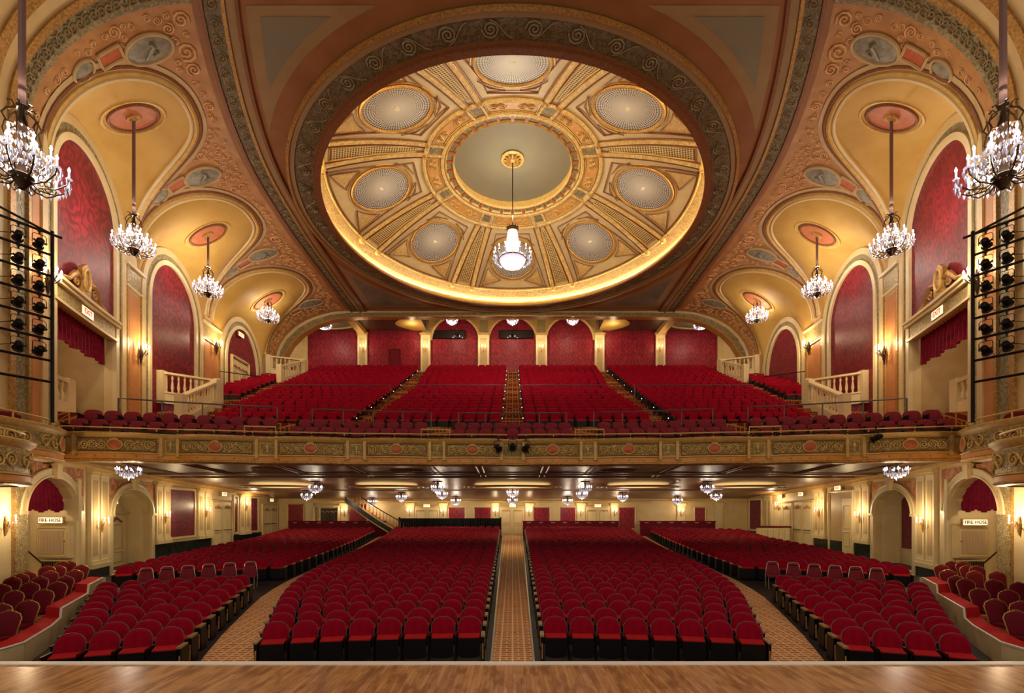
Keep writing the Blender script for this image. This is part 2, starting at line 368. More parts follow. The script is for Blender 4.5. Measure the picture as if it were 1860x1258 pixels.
# lobes: (centre, half width) on the cove; bays between BAYS
BAYS = [14.2, 20.95, 27.75, 36.4]
LOBES = [(17.95, 2.95), (24.4, 3.35), (31.35, 3.4)]
LA = dict(c=15.48, w=1.45, zs=2.9, h=1.18); LB = dict(c=20.85, w=1.5, zs=2.76, h=1.15)
for A in (LA, LB): A['f'] = archz(A['c'], A['w'], A['zs'], A['h'])
OUT = []
for (A, (lc, lw)) in zip(UP, LOBES):
    A['f'] = archz(A['c'], A['w'], A['zs'], A['h'])
    A['fo'] = archz(A['c'], A['w'] + .75, A['zs'] - .1, A['h'] + .85)
def walltop(d):
    for A in UP:
        if abs(d - A['c']) < A['w'] + .75: return max(ZS, A['fo'](d))
    return ZS
for s in (-1, 1):
    m = MB(); cuts = sorted({round(v, 3) for v in list(np.arange(7, 41.01, .35)) + [A['c'] + q * A['w'] for A in (LA, LB, ARCH1) for q in (-1, 1)]})
    for a, b in zip(cuts, cuts[1:]):
        c = (a + b) / 2; holes = []
        for A in (LA, LB):
            if abs(c - A['c']) < A['w']: holes.append((lambda d: (.35 if A is LA else zfloor(d)), A['f']))
        if abs(c - 17.5) < 1.95: holes.append((lambda d: 5.3, lambda d: 10.1))
        lo = lambda d: -.2
        for h0, h1 in holes + [(walltop, None)]:
            za, zb = (lo(a), lo(b)), (h0(a), h0(b))
            if za[0] < zb[0] - 1e-3 or za[1] < zb[1] - 1e-3:
                p = [wp(s,a,za[0],-.3), wp(s,b,za[1],-.3), wp(s,b,za[1],0), wp(s,a,za[0],0), wp(s,a,zb[0],-.3), wp(s,b,zb[1],-.3), wp(s,b,zb[1],0), wp(s,a,zb[0],0)]
                m.hexa(p)
            lo = h1
    struct(m.build(f'wall_{side(s)}', cream))
    # niches behind the three openings
    for k, (A, z0, dep) in enumerate(((LA, .3, 1.3), (LB, .2, 1.05), (ARCH1, 5.2, 2.0))):
        m = MB(); d0 = A['c'] - A['w'] - .02; d1 = A['c'] + A['w'] + .02; z1 = 10.4 if k == 2 else A['zs'] + A['h'] + .05
        if k == 2:
            m.quad(wp(s,d0,z0,-dep), wp(s,d1,z0,-dep), wp(s,d1,z1,-dep), wp(s,d0,z1,-dep))
            m.quad(wp(s,d0,z1,-.2), wp(s,d1,z1,-.2), wp(s,d1,z1,-dep), wp(s,d0,z1,-dep))
        else:
            wslab(m, s, d0, d1, z0, z1, -dep-.1, -dep)
            f = archz(A['c'], A['w'] + .02, A['zs'], A['h'])
            for i in range(16):
                a = d0 + (d1-d0)*(1 - math.cos(PI*i/16))/2; b = d0 + (d1-d0)*(1 - math.cos(PI*(i+1)/16))/2
                m.quad(wp(s,a,f(a),-.02), wp(s,b,f(b),-.02), wp(s,b,f(b),-dep), wp(s,a,f(a),-dep))
        for d in (d0, d1): m.quad(wp(s,d,z0,-.02), wp(s,d,z0,-dep), wp(s,d,A['zs'] if k < 2 else z1,-dep), wp(s,d,A['zs'] if k < 2 else z1,-.02))
        m.quad(wp(s,d0,z0,0), wp(s,d1,z0,0), wp(s,d1,z0,-dep), wp(s,d0,z0,-dep))
        struct(m.build(f'wall_{side(s)}_niche', cream2 if k < 2 else tan))
# ---- rear walls
m = MB(); m.box((0, 36.75, 2.2), (38, .3, 3.6)); struct(m.build('wall_rear', cream))
m = MB(); m.box((0, 40.3, 16.6), (38, .3, 8.4)); struct(m.build('wall_rear_balcony', cream))
# ---- coves with their lobed vaults
def lobe(i, phi, grow=0.0):
    c, w = LOBES[i]; w += grow; T = .875 + grow * .12; n = 2.35
    cs, sn = math.cos(phi), math.sin(phi)
    r = (abs(cs) ** n + abs(sn) ** n) ** (-1 / n)
    return c - w * r * cs, T * r * sn
NPHI = 40
VAULTS = {}
for s in (-1, 1):
    m = MB()
    for i in range(3):
        d0, d1 = BAYS[i], BAYS[i + 1]
        def fn(u, v):
            ph = PI * u; ld, lt = lobe(i, ph)
            if u < .2: td, tt = d0, min(1, u / .2)
            elif u > .8: td, tt = d1, min(1, (1 - u) / .2)
            else: td, tt = d0 + (d1 - d0) * (u - .2) / .6, 1
            return cove(s, ld + (td - ld) * v, lt + (tt - lt) * v)
        m.grid(fn, NPHI, 14)
    struct(m.build(f'ceiling_cove_{side(s)}', covem, smooth=True))
    m = MB()
    for i in range(3):
        A = UP[i]
        def fn(u, v):
            ph = PI * u; d = A['c'] - (A['w'] + .75) * math.cos(ph); a = wp(s, d, max(A['fo'](d), 0), .0)
            ld, lt = lobe(i, ph, -.2); b = cove(s, ld, lt)
            if a.z < ZS: a.z = a.z + 0
            p = a.lerp(b, v); p.z += .12 * math.sin(PI * v) * math.sin(ph) ** 1.5 - .0 * v; return p
        m.grid(fn, NPHI, 12)
    VAULTS[s] = m; struct(m.build(f'ceiling_vault_{side(s)}', yellow, smooth=True))
    # legs fill of the wall between bays above the spring is covered by the cove; proscenium splay in front of bay one
    for k, (a, b, mt, of) in enumerate(((13.55, 14.2, orn_green, .06), (13.35, 13.58, gold, .1), (12.9, 13.38, cream, .03), (12.6, 12.93, gold, .08), (11.7, 12.65, cream, .0), (10.6, 11.75, orange, -.02), (10.3, 10.65, gold, .08), (7.2, 10.35, tan, .0))):
        m = MB(); m.grid(lambda u, v: cove(s, a + (b-a)*u, v, of), 2, 18); wslab(m, s, a, b, 4.9 if a > 10.4 else 0, ZS, 0, of if of > 0 else .005)
        if of > .02:
            for d in (a, b): m.grid(lambda u, v: cove(s, d, v, of * (1 - u)), 1, 18)
        struct(m.build('trim_proscenium_arch', mt, smooth=True))
    m = MB(); wslab(m, s, 13.55, 14.1, 0, 4.9, 0, .1); struct(m.build('trim_column', orn_fine))
    for a, b, mt in ((13.4, 13.55, gold), (12.95, 13.42, cream2), (12.7, 12.95, tan)):
        m = MB(); wslab(m, s, a, b, 0, 4.9, 0, .07); struct(m.build('trim_column', mt))
    m = MB(); wslab(m, s, 9, 12.7, .2, 4.3, 0, .03); struct(m.build('trim_damask_panel', damask_m))
    # rims of the lobes, dark and gold mouldings
    for i in range(3):
        for g, r_, mt, of, nm in ((.1, .07, brownline, .02, 'lobe_moulding'), (-.09, .09, goldc, .05, 'lobe_moulding'), (-.3, .07, cream2, .05, 'lobe_moulding')):
            m = MB(); m.tube([cove(s, *lobe(i, PI*q/48, g), of) for q in range(49)], r_, 6); o = m.build('trim_lobe_moulding', mt, smooth=True); struct(o)
        m = MB()
        m.grid(lambda u, v: cove(s, *lobe(i, PI*u, -.28 + .36*v), .04), 48, 1); struct(m.build('trim_lobe_band', cream))
        m = MB()
        m.grid(lambda u, v: cove(s, *lobe(i, PI*u, .12 + .22*v), .03), 48, 1); struct(m.build('trim_lobe_band', tan))
    # ribs that divide the cove from the flat ceiling
    for a, b, z, mt in ((.1, .5, -.02, ceiltan), (0, .12, .1, brownline), (-.58, 0, .05, orn_ceil), (-.68, -.56, .12, gold), (-1.0, -.66, .06, ceiltan), (-1.1, -.98, .08, brownline)):
        m = MB(); m.grid(lambda u, v: ((RX(9 + 27.4*u) + a + (b-a)*v) * s, 9 + 27.4*u, ZC - z - .012), 40, 1)
        for e in (a, b): m.grid(lambda u, v: ((RX(9 + 27.4*u) + e) * s, 9 + 27.4*u, ZC - (z + .012) * v), 40, 1)
        struct(m.build('trim_ceiling_rib', mt))
# ---- flat ceiling with the round opening
DC = 25.3; RO, RI = 11.1, 9.65
def bound(ph):
    r = 9.0
    while r < 30:
        x, y = r * math.sin(ph), DC - r * math.cos(ph)
        if abs(x) > RX(min(max(y, 7), 41)) + .3 or y < 8.5 or y > 36.6: break
        r += .05
    return r
m = MB(); n = 120; bb = [bound(2*PI*i/n) for i in range(n + 1)]
m.grid(lambda u, v: ((11.0 + (max(bb[int(round(u*n))], 11.05) - 11.0) * v) * math.sin(2*PI*u), DC - (11.0 + (max(bb[int(round(u*n))], 11.05) - 11.0) * v) * math.cos(2*PI*u), ZC), n, 1)
m.quad((-20, 8.6, ZC + .8), (20, 8.6, ZC + .8), (20, 5, ZC + .8), (-20, 5, ZC + .8))
struct(m.build('ceiling', ceilp))
# grey corner panels with cream borders
def cpanel(fa, fb, d0, d1, z, mt, name):
    for s in (-1, 1):
        m = MB(); m.grid(lambda u, v: (s * (fa(d0 + (d1-d0)*u) + (max(fb(d0 + (d1-d0)*u), fa(d0 + (d1-d0)*u)) - fa(d0 + (d1-d0)*u)) * v), d0 + (d1-d0)*u, z), 24, 1); struct(m.build(name, mt))
circ = lambda r: (lambda d: math.sqrt(max(0, r*r - (d - DC)**2)))
cpanel(circ(11.75), lambda d: RX(d) - 1.32, 14.3, 20.2, ZC - .012, ceiltan, 'ceiling_panel_border')
cpanel(circ(12.1), lambda d: RX(d) - 1.75, 14.62, 18.9, ZC - .024, greyp, 'ceiling_panel')
cpanel(circ(11.75), lambda d: RX(d) - 1.32, 28.4, 35.7, ZC - .012, ceiltan, 'ceiling_panel_border')
cpanel(circ(12.1), lambda d: RX(d) - 1.75, 29.4, 35.3, ZC - .024, greydk, 'ceiling_panel')
m = MB(); m.grid(lambda u, v: (-10.6 + 21.2*u, 35.8 + .75*v, ZC - .02), 1, 1); struct(m.build('trim_rear_border', ceiltan))
# ring round the opening
for r0, r1, z, mt in ((10.98, 11.1, .16, gold), (10.75, 11.0, .1, ceiltan), (9.98, 10.77, .06, orn_ceil), (9.85, 10.0, .16, brownline), (9.65, 9.87, .22, brownline)):
    m = MB(); m.lathe([(r0, -z + .08), (r0, -z), (r1, -z), (r1, -z + .1)], (0, DC, ZC), 120); struct(m.build('trim_ceiling_ring', mt, smooth=True))
m = MB(); fn = lambda u, v: Vector(((10.37 + v) * math.sin(u / 10.37), DC - (10.37 + v) * math.cos(u / 10.37), ZC - .075))
for k in range(46):
    c = 2*PI*10.37*(k + .5)/46; m.tube([fn(c + a, b) for a, b in spiral(0, 0, .3, 2.2, PI * (k % 2), 1 if k % 2 else -1, 18)], .028, 4)
    m.tube([fn(c + .7*q, (.3 if k % 2 else -.3) * math.cos(PI*q)) for q in (0, .25, .5, .75, 1)], .02, 4)
for s in (-1, 1):      # the same scroll along the ribs and the arch nearest the stage
    for k in range(46):
        d = 9.6 + 26.4*k/46; f2 = lambda a, b: (s*(RX(d + a) - .29 + b), d + a, ZC - .075)
        m.tube([f2(a, b) for a, b in spiral(0, 0, .2, 1.8, PI*(k % 2), 1 if k % 2 else -1, 14)], .022, 4)
    for k in range(30):
        t0 = (k + .5)/30; m.tube([cove(s, 13.87 + a, min(1, max(0, t0 + b/7.3)), .08) for a, b in spiral(0, 0, .2, 1.8, PI*(k % 2), 1 if k % 2 else -1, 14)], .024, 4)
struct(m.build('trim_ceiling_ring_scrolls', mat('dull_olive_plaster', (146, 128, 88), .45), smooth=True))
m = MB(); m.lathe([(9.66, -.2), (9.75, .05), (10.5, .25), (10.9, .6), (11.0, 1.0), (10.6, 1.25)], (0, DC, ZC), 96); struct(m.build('ceiling_cove_ring', goldc, smooth=True))
# ---- arch in front of the rear balcony section
OPEN = [(0, 18.07), (10, 18.05), (12.1, 18.02), (14.0, 17.8), (15.3, 17.35), (16.4, 16.7), (17.2, 15.9), (17.75, 15.0), (18.05, 14.0), (18.15, 12.5)]
def cv(D, q):     # cove profile point list matching OPEN
    pts = [(0, ZC), (10, ZC)] + [(abs(cove(1, D, 1 - k/6).x), cove(1, D, 1 - k/6).z) for k in range(7)] + [(WX(D), 12.5)]; return pts[q]
for s in (-1, 1):
    for k, (lo, hi, y, mt) in enumerate(((0, .22, 36.30, gold), (.2, .75, 36.36, orn_green), (.73, 1.05, 36.32, cream))):
        m = MB()
        m.grid(lambda u, v: (s * (OPEN[int(round(u*9))][0] + (cv(36.4, int(round(u*9)))[0] - OPEN[int(round(u*9))][0]) * (lo + (hi-lo)*v)), y, OPEN[int(round(u*9))][1] + (cv(36.4, int(round(u*9)))[1] - OPEN[int(round(u*9))][1]) * (lo + (hi-lo)*v)), 9, 1)
        if k == 0: m.grid(lambda u, v: (s * OPEN[int(round(u*9))][0], 36.3 + .6*v, OPEN[int(round(u*9))][1]), 9, 1)
        struct(m.build('trim_rear_arch', mt))
m = MB(); m.quad((-19, 36.9, 18.4), (-7.4, 36.9, 18.4), (-7.4, 40.2, 18.4), (-19, 40.2, 18.4)); m.quad((19, 36.9, 18.4), (7.4, 36.9, 18.4), (7.4, 40.2, 18.4), (19, 40.2, 18.4))
for s in (-1, 1): m.quad((s*7.4, 36.9, 18.4), (s*7.4, 40.2, 18.4), (s*7.4, 40.2, 20.4), (s*7.4, 36.9, 20.4))
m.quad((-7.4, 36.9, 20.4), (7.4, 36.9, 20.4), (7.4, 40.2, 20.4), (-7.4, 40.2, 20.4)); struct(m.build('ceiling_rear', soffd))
m = MB(); m.box((0, 36.75, 19.4), (15, .3, 2.7)); struct(m.build('wall_rear_header', tan))
# ================================================================ WALL DRESSING
def band(mb, s, fpts, r, k=6): return mb.tube([Vector(p) for p in fpts], r, k)
WALLSIDE = {-1: 'left', 1: 'right'}
for s in (-1, 1):
    sd = WALLSIDE[s]
    # ---- upper arches: damask fields, architraves
    for i, A in enumerate(UP):
        m = MB(); a0, a1 = A['c'] - A['w'], A['c'] + A['w']; z0 = (10.85, 6.2, 10.3)[i]
        n = 28; ds = [A['c'] - A['w'] * math.cos(PI*q/n) for q in range(n + 1)]
        for a, b in zip(ds, ds[1:]):
            m.hexa([wp(s,a,z0,.0), wp(s,b,z0,.0), wp(s,b,z0,.03), wp(s,a,z0,.03), wp(s,a,A['f'](a),.0), wp(s,b,A['f'](b),.0), wp(s,b,A['f'](b),.03), wp(s,a,A['f'](a),.03)])
        struct(m.build('wall_damask_field', damask_u))
        def prof(q, g, of):          # point on the architrave, g = growth outward
            ph = PI * q; return wp(s, A['c'] - (A['w'] + g) * math.cos(ph), A['zs'] - .0 + (A['h'] + g) * math.sin(ph), of)
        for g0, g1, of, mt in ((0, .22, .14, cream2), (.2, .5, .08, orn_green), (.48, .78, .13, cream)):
            m = MB(); zb = z0 if i else 5.0
            path = [None] * 0; N = 40
            m.grid(lambda u, v: prof(u, g0 + (g1-g0)*v, of), N, 1)
            m.grid(lambda u, v: prof(u, g0, of * v), N, 1); m.grid(lambda u, v: prof(u, g1, of * v), N, 1)
            for sg in (-1, 1):
                da, db = sorted((A['c'] + sg*(A['w'] + g0), A['c'] + sg*(A['w'] + g1))); wslab(m, s, da, db, zb, A['zs'], 0, of, 1)
            struct(m.build('trim_arch', mt, smooth=True))
        # plaster ornament of the spandrels: scrolls, plaques, frames on the cove
    # spandrel ornaments sit between the lobes and the rib
    sp = [[(15.05, .93, .75, .42), (16.1, .62, .5, .3)], [(21.2, .86, .75, .40), (22.6, .0, 0, 0)], [(28.1, .86, .7, .4)]]
    for (D, t, a, b) in ((15.4, .78, .40, .72), (21.15, .74, .42, .74), (27.65, .745, .42, .74), (34.3, .763, .42, .72)):
        label_place = {15.4: 'front', 21.15: 'second', 27.65: 'third', 34.3: 'rearmost'}[D]
        f = lambda u, v, of=.03: cove(s, D + u, t + v / 7.3, of)
        rt = root('plaster_plaque', f'grey oval plaster plaque, {label_place} large one on the cove above the {sd} wall', 'plaque')
        m = MB(); m.grid(lambda u, v: f(a*v*math.cos(2*PI*u), b*v*math.sin(2*PI*u), .05 + .06*(1-v*v)), 28, 4, closeu=True); m.build('relief_field', blueplaque, rt, True)
        m = MB(); m.tube([f((a+.06)*math.cos(2*PI*q/32), (b+.06)*math.sin(2*PI*q/32), .05) for q in range(32)], .055, 6, closed=True); m.build('frame', tan, rt, True)
        # reclining figure as a low relief
        m = MB(); m.tube([f(a*x, b*y, .13) for x, y in ((-.6, .1), (-.3, .25), (0, .05), (.3, -.1), (.6, -.3))], [.05, .07, .06, .05, .03], 6); m.tube([f(a*x, b*y, .13) for x, y in ((-.1, .15), (.25, .35), (.45, .1))], .035, 5); m.build('relief_scroll', blueplaque, rt, True)
    for (D, t, a, b) in ((15.05, .47, .22, .22), (20.95, .455, .25, .25), (27.75, .465, .25, .25)):
        f = lambda u, v, of=.03: cove(s, D + u, t + v / 7.3, of); lp = {15.05: 'front', 20.95: 'second', 27.75: 'rear'}[D]
        rt = root('plaster_plaque', f'small grey oval plaster plaque, {lp} small one low on the {sd} cove', 'plaque')
        m = MB(); m.grid(lambda u, v: f(a*v*math.cos(2*PI*u), 1.6*b*v*math.sin(2*PI*u), .04 + .05*(1-v*v)), 24, 3, closeu=True); m.build('relief_field', blueplaque, rt, True)
        m = MB(); m.tube([f((a+.05)*math.cos(2*PI*q/28), 1.6*(b+.05)*math.sin(2*PI*q/28), .04) for q in range(28)], .045, 6, closed=True); m.build('frame', tan, rt, True)
    for (D, t, w, h) in ((15.15, .61, .22, .40), (21.0, .585, .24, .42), (27.75, .59, .24, .42), (34.6, .6, .24, .36)):
        lp = {15.15: 'front', 21.0: 'second', 27.75: 'third', 34.6: 'rearmost'}[D]
        f = lambda u, v, of=.03: cove(s, D + u, t + v / 7.3, of)
        rt = root('plaster_tablet', f'terracotta rectangular plaster tablet, {lp} of those on the {sd} cove', 'plaque')
        m = MB(); m.grid(lambda u, v: f(w*(2*u-1), h*(2*v-1), .05), 2, 4); m.build('field', terra, rt)
        m = MB(); frame2(m, lambda u, v: f(u, v, .06), -w, w, -h, h, .05, 6); m.build('frame', tan, rt, True)
    m = MB()
    def curl(D, t, r, a0, fl):
        m.tube([cove(s, D + a, t + b / 7.3, .04) for a, b in spiral(0, 0, r, 2.0, a0, fl, 22)], [.035*(1-.5*j/22) for j in range(23)], 4)
    rnd = random.Random(5); placed = []
    keep = [(15.4, .78, .95), (21.15, .74, .95), (27.65, .745, .95), (34.3, .763, .9), (15.05, .47, .5), (20.95, .455, .5), (27.75, .465, .5), (15.15, .61, .5), (21, .585, .5), (27.75, .59, .5), (34.6, .6, .5)]
    def inl(D, t, g):
        return any((abs(D - c)/(w + g))**2.35 + (t/(.875 + g*.14))**2.35 < 1 for c, w in LOBES)
    for _ in range(14000):
        D = rnd.uniform(14.5, 35.9); t = rnd.uniform(.06, .955); r = rnd.choice((.34, .26, .2, .14, .11))
        if inl(D, t, .34 + r*.75) or t + r/7.3 > .985 or D - r < 14.35 or D + r > 36.1: continue
        if any(math.hypot(D - a, (t - b)*7.3) < r + c*.72 for a, b, c in keep): continue
        if any(math.hypot(D - a, (t - b)*7.3) < (r + c)*.93 for a, b, c in placed): continue
        placed.append((D, t, r)); m.tube([cove(s, D + a, t + b/7.3, .03) for a, b in spiral(0, 0, r, 1.9, rnd.uniform(0, 6), rnd.choice((-1, 1)), 16)], [max(.02, r*.14)*(1-.5*j/16) for j in range(17)], 4)
    struct(m.build('trim_cove_scrolls', mat('orange_relief_'+sd, (232, 184, 128), .42), smooth=True))
    # ---- pilaster strips of the upper wall with sconce panels
    for (d0, d1) in ((14.12, 15.05), (20.35, 21.55), (27.15, 28.95)):
        zb = {14.12: 4.9, 20.35: 6.0, 27.15: 9.5}[d0]; zt = {14.12: 13.2, 20.35: 12.9, 27.15: 13.1}[d0]
        m = MB(); wslab(m, s, d0 + .1, d1 - .1, zb, zt, 0, .06); struct(m.build('trim_pilaster_field', tan if d0 > 14.2 else tan))
        m = MB(); wslab(m, s, d0 + .22, d1 - .22, zb + .2, zt - .25, .05, .075); struct(m.build('trim_pilaster_panel', orange))
        m = MB()
        for d in (d0 + .05, d1 - .05): wslab(m, s, d - .06, d + .06, zb, zt, 0, .12, 1)
        struct(m.build('trim_pilaster_bead', gold))
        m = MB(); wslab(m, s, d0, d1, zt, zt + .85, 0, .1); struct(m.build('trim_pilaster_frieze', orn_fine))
        m = MB(); wslab(m, s, d0 - .1, d1 + .1, zt + .85, zt + .98, 0, .2); wslab(m, s, d0 - .05, d1 + .05, zt - .08, zt, 0, .14); struct(m.build('trim_pilaster_cap', cream2))
    # ---- box bay: frieze, cornice, crest
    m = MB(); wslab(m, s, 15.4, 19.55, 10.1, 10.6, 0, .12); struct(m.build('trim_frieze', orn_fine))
    m = MB(); wslab(m, s, 15.4, 19.55, 10.6, 10.72, 0, .25); wslab(m, s, 15.4, 19.55, 10.72, 10.82, 0, .34); wslab(m, s, 15.4, 19.55, 10.03, 10.12, 0, .18); struct(m.build('trim_cornice', cream2))
    rt = root('gilded_crest', f'gilded shield crest with leafy scrolls on the cornice of the {sd} wall', 'crest')
    m = MB(); m.poly([wp(s, 17.1 + a, 10.85 + b, .12) for a, b in ((-.25, 0), (.25, 0), (.34, .5), (.3, .95), (.1, 1.12), (0, 1.2), (-.1, 1.12), (-.3, .95), (-.34, .5))], wp(s, 17.1, 11, .26) - wp(s, 17.1, 11, .12)); m.build('shield', gold, rt)
    m = MB(); m.tube([wp(s, 17.1 + .22*math.cos(q*PI/8), 11.45 + .38*math.sin(q*PI/8), .27) for q in range(16)], .045, 6, closed=True); m.build('shield_rim', goldc, rt, True)
    for sg in (-1, 1):
        m = MB()
        m.tube([wp(s, 17.1 + sg*a, 10.9 + b, .2) for a, b in ((.3, .5), (.55, .55), (.8, .35), (1.0, .15), (1.3, .08), (1.55, .02))], [.1, .12, .09, .07, .05, .03], 6)
        m.tube([wp(s, 17.1 + sg*(.62 + a), 11.15 + b, .22) for a, b in spiral(0, 0, .2, 1.6, 0, 1, 14)], .04, 5); m.build('leaf_scroll', gold, rt, True)
    # curtain valance of the box bay
    def valance(d0, d1, ztop, zbot, off, amp, nf, name, label, mt=drape):
        m = MB(); m.grid(lambda u, v: wp(s, d0 + (d1-d0)*u, (ztop(d0 + (d1-d0)*u) if callable(ztop) else ztop) * (1-v) + (zbot + .05*math.sin(nf*PI*u*.5)) * v, off + amp * math.sin(nf*2*PI*u) * (.4 + .6*v)), nf * 6, 6)
        o = m.build(name, mt, smooth=True); return tag(o, label, 'curtain')
    valance(15.55, 19.4, 10.15, 9.0, -.25, .07, 16, 'curtain_valance', f'crimson pleated valance hanging under the carved frieze of the {sd} wall')
    valance(LA['c'] - 1.4, LA['c'] + 1.4, lambda d: min(LA['f'](d), 4.04), 2.95, -.3, .05, 13, 'curtain_valance', f'crimson pleated valance filling the top of the arch over the {sd} fire hose cabinet')
    # interior of the box bay: stair balustrade and a panelled door
    rt = root('box_balustrade', f'cream sloping balustrade inside the curtained opening of the {sd} wall', 'balustrade')
    m = MB(); wslab(m, s, 15.7, 18.3, lambda d: 7.9, lambda d: 8.05, -1.1, -.9); wslab(m, s, 15.7, 18.3, 5.3, 7.15, -1.1, -.9); wslab(m, s, 18.3, 18.7, 5.3, 8.1, -1.15, -.85); m.build('rail_and_base', cream2, rt)
    for k in range(8):
        m = MB(); m.lathe([(.05, 0), (.08, .05), (.09, .2), (.05, .4), (.04, .5), (.07, .62), (.07, .75)], wp(s, 15.95 + .31*k, 7.15, -1.0), 8); m.build('baluster', cream2, rt, True)
    rt = root('panelled_door', f'cream panelled door with a carved swag at the back of the {sd} box opening', 'door')
    m = MB(); wslab(m, s, 17.3, 18.6, 5.4, 9.4, -1.98, -1.9); m.build('door_leaf', cream2, rt)
    m = MB(); frame2(m, lambda u, v: wp(s, u, v, -1.88), 17.2, 18.7, 5.4, 9.5, .06); m.build('frame', cream, rt)
    m = MB(); m.tube([wp(s, 17.95 + a, 8.9 + b, -1.88) for a, b in ((-.4, 0), (-.2, -.05), (0, .15), (.2, -.05), (.4, 0))], .05, 5); m.build('swag', brownline, rt)
    lamp(wp(s, 17.5, 9.6, -1.0), 26, (1, .82, .58), .1)  # added lamp with no visible fitting, brightens the curtained opening
    # ---- lower wall: dado, pilaster pairs, arches, panels, doors
    m = MB()
    for a, b, z in ((17.0, 19.28, .72), (22.4, 28.2, 1.28), (28.2, 30.7, 1.3), (30.7, 36.6, 1.35)): wslab(m, s, a, b, 0, z, 0, .05)
    struct(m.build(f'baseboard_{sd}', marble))
    def pair(x0, x1, zb, zt, nm):
        a, b = DX(x0), DX(x1); w = (b - a); rt = root('pilaster_pair', f'pair of cream panelled pilasters {nm} of the lower {sd} wall', 'pilaster'); rt['kind'] = 'structure'
        for q in (0, 1):
            c0 = a + w*(.02 + .5*q); c1 = c0 + w*.42
            m = MB(); wslab(m, s, c0, c1, zb + .3, zt - .3, .0, .12, 1); m.build('shaft', cream2, rt)
            m = MB(); wslab(m, s, c0 + w*.09, c1 - w*.09, zb + .5, zt - .5, .11, .128, 1); m.build('panel', tan, rt)
            m = MB(); wslab(m, s, c0 - .04, c1 + .04, zb, zb + .18, 0, .2, 1); wslab(m, s, c0 - .02, c1 + .02, zb + .18, zb + .3, 0, .16, 1); m.build('base', cream2, rt)
            m = MB(); wslab(m, s, c0 - .02, c1 + .02, zt - .3, zt - .18, 0, .16, 1); wslab(m, s, c0 - .05, c1 + .05, zt - .18, zt, 0, .22, 1); m.build('capital', cream, rt)
    pair(158, 194, .72, 4.62, 'beside the curtained arch'); pair(279, 307, 1.3, 4.42, 'beside the plain arch')
    pair(*((356, 382) if s < 0 else (361, 381)), 1.3, 4.25, 'beside the double doors'); pair(*((433, 453) if s < 0 else (459, 472)), 1.3, 4.12, 'nearest the rear')
    for (A, nm) in ((LA, 'curtained'), (LB, 'plain')):
        m = MB()
        def ap(q, g, of): return wp(s, A['c'] - (A['w'] + g) * math.cos(PI*q), A['zs'] + (A['h'] + g) * math.sin(PI*q), of)
        m.grid(lambda u, v: ap(u, .26*v, .1), 32, 1); m.grid(lambda u, v: ap(u, 0, .1*v), 32, 1); m.grid(lambda u, v: ap(u, .26, .1*v), 32, 1)
        m.tube([ap(q/32, .26, .1) for q in range(33)], .035, 5); m.tube([ap(q/32, .03, .12) for q in range(33)], .03, 5)
        for sg in (-1, 1):
            d = A['c'] + sg*A['w']; a, b = sorted((d, d + sg*.26)); wslab(m, s, a, b, .3, A['zs'], 0, .08, 1); wslab(m, s, a - .04, b + .04, A['zs'] - .05, A['zs'] + .06, 0, .14, 1)
        struct(m.build('trim_archivolt', cream2, smooth=True))
        m = MB(); c = A['c']; zt = A['zs'] + A['h']
        m.hexa([wp(s,c-.1,zt-.05,.08), wp(s,c+.1,zt-.05,.08), wp(s,c+.1,zt-.05,.22), wp(s,c-.1,zt-.05,.22), wp(s,c-.16,zt+.42,.08), wp(s,c+.16,zt+.42,.08), wp(s,c+.16,zt+.42,.26), wp(s,c-.16,zt+.42,.26)])
        struct(m.build('trim_keystone', cream))
        m = MB(); n = 20
        for q in range(n):
            a = c - A['w'] - .45 + (2*A['w'] + .9)*q/n; b = a + (2*A['w'] + .9)/n; g = lambda d: max(A['zs'] + .2, A['zs'] + (A['h'] + .3) * math.sqrt(max(0, 1 - ((d - c)/(A['w'] + .3))**2)))
            wslab(m, s, a, b, g, lambda d: max(g(d), 4.5 if A is LA else 4.25), 0, .03, 1)
        struct(m.build('trim_spandrel', orn_orange))
    # cornice of the lower wall under the balcony
    m = MB(); zc = lambda d: 4.62 - .04*(d - 17)
    wslab(m, s, 14.1, 36.6, lambda d: zc(d), lambda d: zc(d) + .14, 0, .3); wslab(m, s, 14.1, 36.6, lambda d: zc(d) + .14, lambda d: zc(d) + .4, 0, .42); struct(m.build('trim_lower_cornice', goldc))
    # damask panels
    for (x0, x1, z0, z1, nm) in (((305, 353, 1.55, 4.05, 'wide'), (424, 431, 1.5, 3.85, 'narrow'), (454, 468, 1.5, 3.8, 'rear')) if s < 0 else ((478, 500, 1.5, 3.7, 'rear'),)):
        a, b = DX(x0), DX(x1)
        rt = root('wall_panel', f'{nm} rose damask panel in a cream frame on the lower {sd} wall', 'panel')
        m = MB(); wslab(m, s, a, b, z0, z1, 0, .03); m.build('damask', damask_m, rt)
        m = MB()
        for d in (a, b): wslab(m, s, d - .06, d + .06, z0 - .08, z1 + .08, 0, .07, 1)
        wslab(m, s, a, b, z1, z1 + .1, 0, .07); wslab(m, s, a, b, z0 - .1, z0, 0, .07); m.build('frame', cream2, rt)
